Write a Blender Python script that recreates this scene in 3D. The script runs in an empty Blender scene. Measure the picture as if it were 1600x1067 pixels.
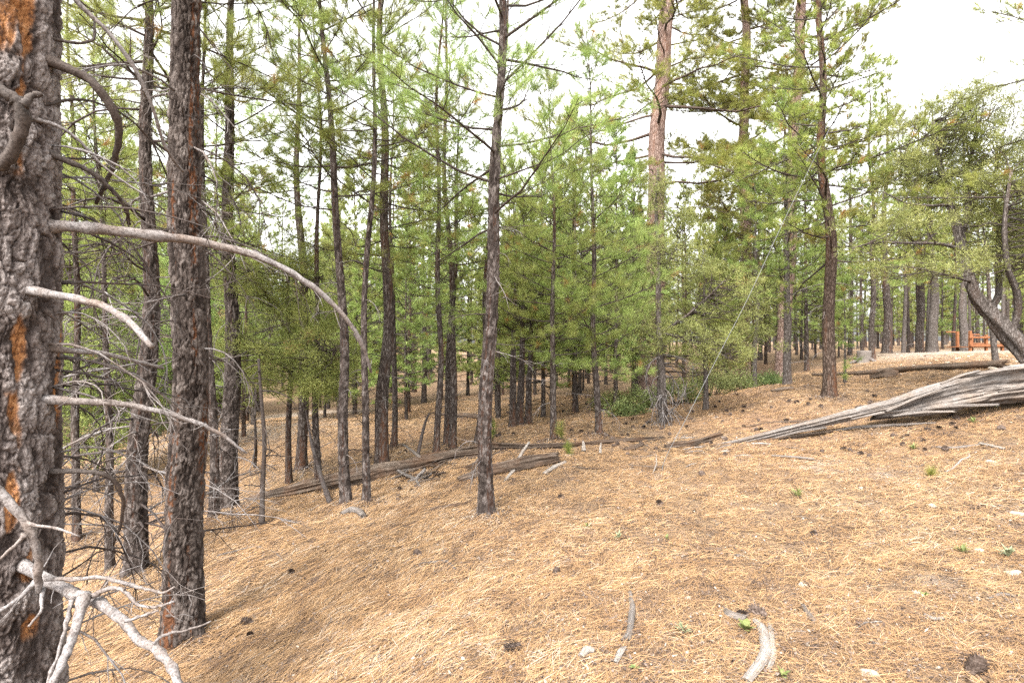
import bpy, math, random
import numpy as np
R_ = math.radians
FPX = 888.9; CZ = 1.6; HY = 533.5
sc = bpy.context.scene
# ------------------------------------------------------------------ camera, sky, sun, exposure
cd = bpy.data.cameras.new('camera'); cam = bpy.data.objects.new('camera', cd); sc.collection.objects.link(cam)
cam.location = (0, 0, CZ); cam.rotation_euler = (R_(90), 0, 0)
cd.lens = 20; cd.sensor_width = 36; cd.clip_start = 0.05; cd.clip_end = 2000
sc.camera = cam
SUN_EL, SUN_AZ = 52, 205          # azimuth measured clockwise from +Y
w = bpy.data.worlds.new('World'); sc.world = w; w.use_nodes = True
nt = w.node_tree; nt.nodes.clear()
sky = nt.nodes.new('ShaderNodeTexSky'); sky.sky_type = 'NISHITA'; sky.sun_disc = False
sky.sun_elevation = R_(SUN_EL); sky.sun_rotation = R_(SUN_AZ); sky.dust_density = 4; sky.air_density = 1.2
hsv = nt.nodes.new('ShaderNodeHueSaturation'); hsv.inputs['Saturation'].default_value = 0.04
bg = nt.nodes.new('ShaderNodeBackground'); bg.inputs['Strength'].default_value = 0.15
wo = nt.nodes.new('ShaderNodeOutputWorld')
nt.links.new(sky.outputs[0], hsv.inputs['Color']); nt.links.new(hsv.outputs[0], bg.inputs['Color']); nt.links.new(bg.outputs[0], wo.inputs['Surface'])
sl = bpy.data.lights.new('sun', 'SUN'); sl.energy = 1.5; sl.angle = R_(16); sl.color = (1, .95, .87)
so = bpy.data.objects.new('sun', sl); sc.collection.objects.link(so)
so.rotation_euler = (R_(90 - SUN_EL), 0, R_(180 - SUN_AZ))
sc.view_settings.view_transform = 'Standard'; sc.view_settings.look = 'None'
sc.view_settings.exposure = 2.5; sc.view_settings.gamma = 1
sc.cycles.max_bounces = 9; sc.cycles.diffuse_bounces = 7; sc.cycles.transmission_bounces = 4; sc.cycles.glossy_bounces = 2
sc.cycles.use_denoising = False
try: sc.cycles.denoising_prefilter = 'ACCURATE'
except Exception: pass
col = sc.collection

# ------------------------------------------------------------------ helpers
def unp(px, py, Y): return np.array([(px - 800) / FPX * Y, Y, CZ + (HY - py) / FPX * Y])

def _h(ix, iy, iz, s):
    n = (ix.astype(np.int64) * 374761393 + iy.astype(np.int64) * 668265263 + iz.astype(np.int64) * 2147483647 + s * 974634777) & 0xffffffff
    n = ((n ^ (n >> 13)) * 1274126177) & 0xffffffff
    n = ((n ^ (n >> 16)) * 2246822519) & 0xffffffff
    n = n ^ (n >> 15)
    return (n & 0xffffff) / float(0xffffff)
def vn(P, s=0):
    i = np.floor(P); f = P - i; f = f * f * (3 - 2 * f); i = i.astype(np.int64)
    r = 0
    for dx in (0, 1):
        wx = f[:, 0] if dx else 1 - f[:, 0]
        for dy in (0, 1):
            wy = f[:, 1] if dy else 1 - f[:, 1]
            for dz in (0, 1):
                wz = f[:, 2] if dz else 1 - f[:, 2]
                r = r + wx * wy * wz * _h(i[:, 0] + dx, i[:, 1] + dy, i[:, 2] + dz, s)
    return r * 2 - 1
def fbm(P, o=4, s=0):
    r = 0; a = .5
    for k in range(o): r = r + a * vn(P * 2 ** k + 7.3 * k, s + k); a *= .5
    return r
def voro(P, s=0):
    i = np.floor(P).astype(np.int64); n = len(P); f1 = np.full(n, 9.); f2 = np.full(n, 9.); cid = np.zeros(n)
    for dx in (-1, 0, 1):
        for dy in (-1, 0, 1):
            for dz in (-1, 0, 1):
                a, b, c = i[:, 0] + dx, i[:, 1] + dy, i[:, 2] + dz
                d = np.sqrt((a + _h(a, b, c, s) - P[:, 0]) ** 2 + (b + _h(a, b, c, s + 1) - P[:, 1]) ** 2 + (c + _h(a, b, c, s + 2) - P[:, 2]) ** 2)
                m = d < f1; f2 = np.where(m, f1, np.minimum(f2, d)); cid = np.where(m, _h(a, b, c, s + 3), cid); f1 = np.where(m, d, f1)
    return f1, f2, cid
def nrm(v): return v / (np.linalg.norm(v, axis=-1, keepdims=True) + 1e-12)

class MB:
    def __init__(s): s.V = []; s.Q = []; s.T = []; s.A = []; s.n = 0
    def add(s, V, Q=None, T=None, a=0.5):
        V = np.asarray(V, float)
        if Q is not None and len(Q): s.Q.append(np.asarray(Q, np.int64) + s.n)
        if T is not None and len(T): s.T.append(np.asarray(T, np.int64) + s.n)
        s.V.append(V); s.A.append(np.broadcast_to(np.asarray(a, float), (len(V),))); s.n += len(V)
    def tube(s, pts, rad, seg=6, a=0.5, cap=True, jit=0.0, rs=None):
        pts = np.asarray(pts, float); n = len(pts); rad = np.broadcast_to(np.asarray(rad, float), (n,))
        t = nrm(np.gradient(pts, axis=0))
        ref = np.array([0, 0, 1.]) if abs(t[0][2]) < .9 else np.array([1., 0, 0])
        u = nrm(np.cross(t, ref)); v = np.cross(t, u)
        th = np.arange(seg) / seg * 2 * np.pi
        rr = rad[:, None] * np.ones(seg)
        if jit and rs is not None: rr = rr * (1 + jit * rs.standard_normal(rr.shape))
        V = pts[:, None] + rr[..., None] * (np.cos(th)[None, :, None] * u[:, None] + np.sin(th)[None, :, None] * v[:, None])
        V = V.reshape(-1, 3)
        i = np.arange(n - 1)[:, None] * seg; j = np.arange(seg)[None]; k = (j + 1) % seg
        Q = np.stack([i + j, i + k, i + seg + k, i + seg + j], -1).reshape(-1, 4)
        T = []
        if cap:
            V = np.vstack([V, pts[-1:], pts[:1]]); b = (n - 1) * seg
            T = [[b + q, b + (q + 1) % seg, n * seg] for q in range(seg)] + [[(q + 1) % seg, q, n * seg + 1] for q in range(seg)]
        s.add(V, Q, T, a)
    def box(s, c, d, ax=None, a=.5):
        c = np.asarray(c, float); d = np.asarray(d, float) / 2
        S = np.array([[x, y, z] for x in (-1, 1) for y in (-1, 1) for z in (-1, 1)], float) * d
        if ax is not None: S = S @ np.asarray(ax, float)
        s.add(S + c, [[0, 1, 3, 2], [4, 6, 7, 5], [0, 4, 5, 1], [2, 3, 7, 6], [0, 2, 6, 4], [1, 5, 7, 3]], a=a)
    def mesh(s, name, mat, smooth=True):
        V = np.vstack(s.V); me = bpy.data.meshes.new(name)
        Q = np.vstack(s.Q) if s.Q else np.zeros((0, 4), int); T = np.vstack(s.T) if s.T else np.zeros((0, 3), int)
        me.vertices.add(len(V)); me.vertices.foreach_set('co', V.astype(np.float32).ravel())
        L = np.concatenate([Q.ravel(), T.ravel()]).astype(np.int32)
        me.loops.add(len(L)); me.loops.foreach_set('vertex_index', L)
        st = np.concatenate([np.arange(len(Q)) * 4, len(Q) * 4 + np.arange(len(T)) * 3]).astype(np.int32)
        me.polygons.add(len(st)); me.polygons.foreach_set('loop_start', st)
        me.polygons.foreach_set('use_smooth', np.full(len(st), smooth))
        at = me.attributes.new('v', 'FLOAT', 'POINT'); at.data.foreach_set('value', np.concatenate(s.A).astype(np.float32))
        me.materials.append(mat); me.update(calc_edges=True)
        return me
    def build(s, name, mat, parent=None, smooth=True, loc=None):
        o = bpy.data.objects.new(name, s.mesh(name, mat, smooth)); col.objects.link(o)
        if parent is not None: o.parent = parent
        if loc is not None: o.location = loc
        return o

def tag(o, label=None, cat=None, group=None, kind=None):
    if label: o['label'] = label
    if cat: o['category'] = cat
    if group: o['group'] = group
    if kind: o['kind'] = kind
    return o
def empty(name, loc, label, cat, group=None):
    o = bpy.data.objects.new(name, None); col.objects.link(o); o.location = loc; o.empty_display_size = .2
    return tag(o, label, cat, group)
def copy_tree(o, parent=None):
    c = o.copy(); col.objects.link(c); c.parent = parent
    for ch in o.children: copy_tree(ch, c)
    return c

# ------------------------------------------------------------------ materials
class NT:
    def __init__(s, name, rough=.9, spec=.15):
        s.m = bpy.data.materials.new(name); s.m.use_nodes = True; s.t = s.m.node_tree; s.t.nodes.clear()
        s.b = s.n('ShaderNodeBsdfPrincipled'); s.o = s.n('ShaderNodeOutputMaterial')
        s.b.inputs['Roughness'].default_value = rough; s.b.inputs['Specular IOR Level'].default_value = spec
        s.l(s.b.outputs[0], s.o.inputs[0])
    def n(s, t, **k):
        x = s.t.nodes.new(t)
        for a, b in k.items():
            if a in x.inputs: x.inputs[a].default_value = b
            else: setattr(x, a, b)
        return x
    def l(s, a, b): s.t.links.new(a, b)
    def coord(s, sx=1, sy=1, sz=1, kind='Object'):
        c = s.n('ShaderNodeTexCoord'); m = s.n('ShaderNodeMapping'); m.inputs['Scale'].default_value = (sx, sy, sz)
        s.l(c.outputs[kind], m.inputs[0]); return m.outputs[0]
    def noise(s, co, scale, detail=4, rough=.6, dist=0):
        x = s.n('ShaderNodeTexNoise'); x.inputs['Scale'].default_value = scale; x.inputs['Detail'].default_value = detail
        x.inputs['Roughness'].default_value = rough; x.inputs['Distortion'].default_value = dist
        s.l(co, x.inputs['Vector']); return x.outputs[0]
    def vor(s, co, scale, feat='DISTANCE_TO_EDGE'):
        x = s.n('ShaderNodeTexVoronoi'); x.feature = feat; x.inputs['Scale'].default_value = scale
        s.l(co, x.inputs['Vector']); return x.outputs['Distance']
    def ramp(s, f, stops, interp='LINEAR'):
        r = s.n('ShaderNodeValToRGB'); e = r.color_ramp.elements; r.color_ramp.interpolation = interp
        while len(e) < len(stops): e.new(.5)
        for x, (p, c) in zip(e, stops): x.position = p; x.color = (*c, 1) if len(c) == 3 else c
        s.l(f, r.inputs[0]); return r.outputs[0]
    def mix(s, f, a, b, mode='MIX'):
        m = s.n('ShaderNodeMix'); m.data_type = 'RGBA'; m.blend_type = mode
        for i, x in ((0, f), (6, a), (7, b)):
            if isinstance(x, (int, float)): m.inputs[i].default_value = x
            elif isinstance(x, tuple): m.inputs[i].default_value = (*x, 1)
            else: s.l(x, m.inputs[i])
        return m.outputs[2]
    def math(s, op, a, b=0, clamp=False):
        m = s.n('ShaderNodeMath'); m.operation = op; m.use_clamp = clamp
        for i, x in ((0, a), (1, b)):
            if isinstance(x, (int, float)): m.inputs[i].default_value = x
            else: s.l(x, m.inputs[i])
        return m.outputs[0]
    def attr(s, name='v'):
        a = s.n('ShaderNodeAttribute'); a.attribute_name = name; return a.outputs['Fac']
    def bump(s, h, st=.5, d=.01, prev=None):
        b = s.n('ShaderNodeBump'); b.inputs['Strength'].default_value = st; b.inputs['Distance'].default_value = d
        s.l(h, b.inputs['Height'])
        if prev is not None: s.l(prev, b.inputs['Normal'])
        return b.outputs[0]
    def fin(s, color, normal=None):
        s.l(color, s.b.inputs['Base Color'])
        if normal is not None: s.l(normal, s.b.inputs['Normal'])
        return s.m

def bark_mat(name, lo, mid, hi, red=(.22, .09, .04), redamt=.35, sc_=1.0, bd=.012):
    s = NT(name, .95, .1)
    co = s.coord(1, 1, .28); wv = s.noise(co, 9 * sc_, 2); 
    m = s.n('ShaderNodeVectorMath'); m.operation = 'MULTIPLY_ADD'; s.l(s.t.nodes[-2].outputs[1] if False else wv, m.inputs[0]); m.inputs[1].default_value = (.1, .1, .1); s.l(co, m.inputs[2])
    e = s.vor(m.outputs[0], 20 * sc_); n1 = s.noise(co, 34 * sc_, 6, .75); n2 = s.noise(s.coord(), 160, 3)
    n3 = s.noise(s.coord(1, 1, .15), 5, 3)
    h = s.math('ADD', s.math('MULTIPLY', s.math('MULTIPLY', e, 3.6, True), .42), s.math('MULTIPLY', n1, .85))
    c = s.ramp(h, [(.36, lo), (.66, mid), (.98, hi)])
    rm = s.math('MULTIPLY', s.ramp(n3, [(.5, (0, 0, 0)), (.66, (1, 1, 1))]), redamt)
    rm2 = s.math('MULTIPLY', rm, s.ramp(e, [(.02, (1, 1, 1)), (.2, (.25, .25, .25))]))
    c = s.mix(rm2, c, red)
    c = s.mix(.3, c, s.ramp(n2, [(.3, (.3, .3, .3)), (.7, (1, 1, 1))]), 'MULTIPLY')
    return s.fin(c, s.bump(n2, .3, .002, s.bump(h, 1.0, bd)))
M = {}
M['bark'] = bark_mat('pine_bark', (.018, .013, .011), (.058, .046, .04), (.14, .122, .11), sc_=1.5)
M['bark_red'] = bark_mat('red_pine_bark', (.07, .042, .034), (.19, .13, .108), (.32, .24, .21), (.26, .13, .08), .5, 1.1, .02)
M['bark_grey'] = bark_mat('grey_bark', (.03, .024, .02), (.085, .072, .065), (.17, .15, .138), (.11, .06, .04), .3, 1.8, .006)
M['bark_brown'] = bark_mat('brown_bark', (.018, .012, .009), (.056, .039, .03), (.125, .095, .078), (.13, .05, .02), .6, 1.5, .012)

def hero_bark(name='flaking_pine_bark', k=1., plates=((.034, .025, .022), (.09, .071, .064), (.165, .138, .128), (.25, .22, .208)), org=((.13, .05, .02), (.33, .145, .055), (.42, .24, .12))):
    # 'v' : 0..1 plate height, 'o' : exposed inner bark mask
    s = NT(name, .92, .12)
    v = s.attr('v'); o = s.attr('o')
    n1 = s.noise(s.coord(1, 1, .6), 55, 6, .75); n2 = s.noise(s.coord(1, 1, .35), 7, 3); nf = s.noise(s.coord(), 300, 4, .7)
    c = s.ramp(v, [(.05, plates[0]), (.35, plates[1]), (.6, plates[2]), (.95, plates[3])])
    c = s.mix(s.ramp(n2, [(.4, (0, 0, 0)), (.7, (.4, .4, .4))]), c, plates[2])
    c = s.mix(s.ramp(n1, [(.36, (.9, .9, .9)), (.52, (0, 0, 0))]), c, plates[0])
    oc = s.ramp(n1, [(.3, org[0]), (.5, org[1]), (.72, org[2])])
    c = s.mix(s.math('MULTIPLY', o, s.ramp(n1, [(.36, (.35, .35, .35)), (.5, (1, 1, 1))])), c, oc)
    c = s.mix(.5, c, s.ramp(nf, [(.32, (.25, .25, .25)), (.62, (1, 1, 1))]), 'MULTIPLY')
    return s.fin(c, s.bump(nf, .5, .003, s.bump(n1, 1.0, .01)))
M['hero'] = hero_bark()
_dk = ((.018, .013, .011), (.047, .037, .032), (.095, .077, .069), (.17, .145, .133))
M['near_dark'] = hero_bark('furrowed_dark_bark', plates=_dk, org=((.03, .017, .013), (.05, .028, .02), (.08, .048, .035)))
M['near_brown'] = hero_bark('furrowed_brown_bark', plates=((.017, .012, .01), (.046, .035, .03), (.09, .072, .063), (.155, .131, .119)), org=((.06, .024, .012), (.1, .042, .02), (.14, .066, .036)))

def wood_mat(name, lo, hi, warm, k=1., rough=.8):
    s = NT(name, rough, .2)
    co = s.coord(k, k, k)
    n = s.noise(co, 40, 5, .65); b = s.noise(co, 6, 3); v = s.attr()
    c = s.ramp(n, [(.3, lo), (.7, hi)]); c = s.mix(s.ramp(b, [(.42, (0, 0, 0)), (.7, (.8, .8, .8))]), c, warm)
    c = s.mix(.5, c, s.ramp(v, [(0, (.45, .45, .45)), (1, (1, 1, 1))]), 'MULTIPLY')
    sp = s.noise(co, 130, 4, .7); c = s.mix(.75, c, s.ramp(sp, [(.4, (.3, .27, .25)), (.52, (1, 1, 1))]), 'MULTIPLY')
    return s.fin(c, s.bump(sp, .5, .002, s.bump(n, .8, .005)))
M['dead'] = wood_mat('dead_grey_twig', (.09, .08, .077), (.27, .25, .245), (.13, .095, .075))
M['deaddark'] = wood_mat('dead_brown_twig', (.03, .023, .02), (.1, .085, .08), (.06, .038, .03))
M['limb'] = wood_mat('limb_bark', (.03, .023, .02), (.085, .07, .062), (.06, .04, .03))
M['limb_red'] = wood_mat('red_limb_bark', (.045, .03, .024), (.11, .082, .07), (.1, .06, .042))

def log_mat(name, lo, mid, hi, warm):
    # 'g' attribute carries distance along the log, 't' angle, so the grain follows the wood
    s = NT(name, .85, .15)
    a = s.n('ShaderNodeAttribute'); a.attribute_name = 'gr'
    m = s.n('ShaderNodeMapping'); m.inputs['Scale'].default_value = (1, 1, 1); s.l(a.outputs['Vector'], m.inputs[0])
    co = m.outputs[0]
    mp = s.n('ShaderNodeMapping'); mp.inputs['Scale'].default_value = (.6, 14, 14); s.l(co, mp.inputs[0])
    n = s.noise(mp.outputs[0], 3, 6, .7, .4); b = s.noise(co, 3, 3); f = s.noise(mp.outputs[0], 14, 3, .6)
    c = s.ramp(n, [(.28, lo), (.45, mid), (.72, hi)])
    c = s.mix(s.ramp(b, [(.45, (0, 0, 0)), (.72, (.75, .75, .75))]), c, warm)
    blot = s.noise(co, 22, 5, .7); c = s.mix(.5, c, s.ramp(blot, [(.35, (.35, .3, .26)), (.6, (1, 1, 1))]), 'MULTIPLY')
    c = s.mix(.35, c, s.ramp(f, [(.35, (.3, .3, .3)), (.6, (1, 1, 1))]), 'MULTIPLY')
    return s.fin(c, s.bump(blot, .5, .008, s.bump(n, .8, .01, s.bump(f, .5, .004))))
M['log_grey'] = log_mat('weathered_grey_log', (.055, .046, .041), (.145, .127, .116), (.24, .222, .208), (.175, .135, .105))
M['log_brown'] = log_mat('rotten_brown_log', (.02, .013, .009), (.075, .053, .039), (.19, .155, .125), (.12, .065, .036))
M['log_pale'] = log_mat('bleached_stick', (.12, .1, .09), (.26, .235, .215), (.38, .355, .33), (.25, .19, .14))

def leaf_mat(name, stops, dead=(.34, .2, .07), tr=.35, deadamt=.975):
    s = NT(name, .55, .25)
    v = s.attr(); oi = s.n('ShaderNodeObjectInfo')
    c = s.ramp(v, stops)
    hs = s.n('ShaderNodeHueSaturation'); s.l(c, hs.inputs['Color'])
    s.l(s.math('ADD', s.math('MULTIPLY', oi.outputs['Random'], .35), .95), hs.inputs['Value'])
    s.l(s.math('ADD', s.math('MULTIPLY', oi.outputs['Random'], .05), .475), hs.inputs['Hue'])
    c = s.mix(s.math('GREATER_THAN', v, deadamt), hs.outputs[0], dead)
    s.l(c, s.b.inputs['Base Color'])
    t = s.n('ShaderNodeBsdfTranslucent'); s.l(c, t.inputs['Color'])
    mx = s.n('ShaderNodeMixShader'); mx.inputs[0].default_value = tr
    s.l(s.b.outputs[0], mx.inputs[1]); s.l(t.outputs[0], mx.inputs[2]); s.l(mx.outputs[0], s.o.inputs[0])
    return s.m
M['needle'] = leaf_mat('pine_needles', [(0, (.12, .15, .036)), (.5, (.22, .26, .072)), (.95, (.34, .37, .12))], tr=.58)
M['needle_y'] = leaf_mat('yellow_green_needles', [(0, (.11, .13, .028)), (.5, (.215, .235, .055)), (.95, (.33, .33, .1))], tr=.58)
M['needle_far'] = leaf_mat('far_pine_needles', [(0, (.13, .165, .048)), (.5, (.225, .265, .08)), (.95, (.34, .37, .13))], tr=.58)
M['juniper'] = leaf_mat('juniper_sprays', [(0, (.1, .13, .04)), (.5, (.19, .225, .07)), (.95, (.3, .33, .12))], (.3, .2, .08), .4, .985)
M['fir'] = leaf_mat('dark_juniper_sprays', [(0, (.1, .145, .036)), (.5, (.19, .24, .066)), (.95, (.3, .35, .11))], (.3, .2, .08), .5, .99)
M['shrub'] = leaf_mat('shrub_leaves', [(0, (.06, .08, .028)), (.5, (.12, .15, .048)), (.95, (.2, .22, .08))], (.3, .2, .08), .3, .99)

def ground_mat():
    s = NT('needle_strewn_soil', .95, .08)
    co = s.coord(); cs = s.n('ShaderNodeMapping'); cs.inputs['Rotation'].default_value = (0, 0, R_(-50)); cs.inputs['Scale'].default_value = (1, 5, 1)
    s.l(co, cs.inputs[0])
    big = s.noise(co, .35, 3); med = s.noise(co, 2.3, 5, .65, .6); fin = s.noise(cs.outputs[0], 22, 6, .75, .8); spk = s.noise(co, 60, 4, .7)
    c = s.ramp(fin, [(.3, (.075, .052, .037)), (.5, (.19, .128, .078)), (.7, (.32, .225, .138))])
    c = s.mix(s.ramp(med, [(.36, (.6, .6, .6)), (.5, (0, 0, 0))]), c, (.1, .076, .066))
    c = s.mix(s.ramp(big, [(.45, (0, 0, 0)), (.65, (.5, .5, .5))]), c, (.24, .14, .085))
    c = s.mix(.4, c, s.ramp(spk, [(.35, (.35, .35, .35)), (.6, (1, 1, 1))]), 'MULTIPLY')
    # bare pale gravel where attribute is high
    g = s.attr(); gr = s.ramp(spk, [(.3, (.16, .13, .11)), (.5, (.28, .245, .21)), (.75, (.42, .385, .35))])
    c = s.mix(g, c, gr)
    return s.fin(c, s.bump(spk, .5, .01, s.bump(fin, .8, .02)))
M['ground'] = ground_mat()
def litter_mat():
    s = NT('fallen_needles', .75, .2)
    v = s.attr(); b = s.noise(s.coord(), 1.2, 4, .6)
    c = s.ramp(v, [(0, (.05, .034, .027)), (.18, (.11, .08, .064)), (.34, (.2, .12, .062)), (.62, (.3, .18, .086)), (.86, (.36, .24, .132)), (1, (.36, .31, .26))])
    c = s.mix(.35, c, s.ramp(b, [(.3, (.8, .68, .6)), (.65, (1, 1, 1))]), 'MULTIPLY')
    return s.fin(c)
M['litter'] = litter_mat()
def duff_mat():
    s = NT('bark_flakes_and_duff', .9, .1); return s.fin(s.ramp(s.attr(), [(0, (.025, .018, .015)), (.4, (.07, .048, .038)), (.7, (.14, .11, .095)), (.93, (.2, .17, .15)), (1, (.34, .3, .25))]))
M['duff'] = duff_mat()
def simple(name, stops, scale=30, rough=.85, bd=.004, st=.5):
    s = NT(name, rough, .2); n = s.noise(s.coord(), scale, 5, .65)
    return s.fin(s.ramp(n, stops), s.bump(n, st, bd))
M['cone'] = simple('pine_cone_scales', [(.3, (.025, .017, .013)), (.5, (.065, .045, .035)), (.7, (.17, .13, .11))], 60)
M['rock'] = simple('pale_limestone', [(.3, (.2, .155, .115)), (.55, (.31, .265, .215)), (.8, (.4, .36, .315))], 18)
M['cable'] = simple('galvanised_cable', [(.3, (.07, .07, .07)), (.7, (.13, .13, .13))], 80, .5)
M['oranged'] = simple('orange_stained_timber', [(.3, (.12, .045, .02)), (.7, (.21, .085, .036))], 12, .6)
M['greyleaf'] = simple('sage_sprig', [(.3, (.12, .14, .08)), (.7, (.2, .22, .13))], 30)

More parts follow.
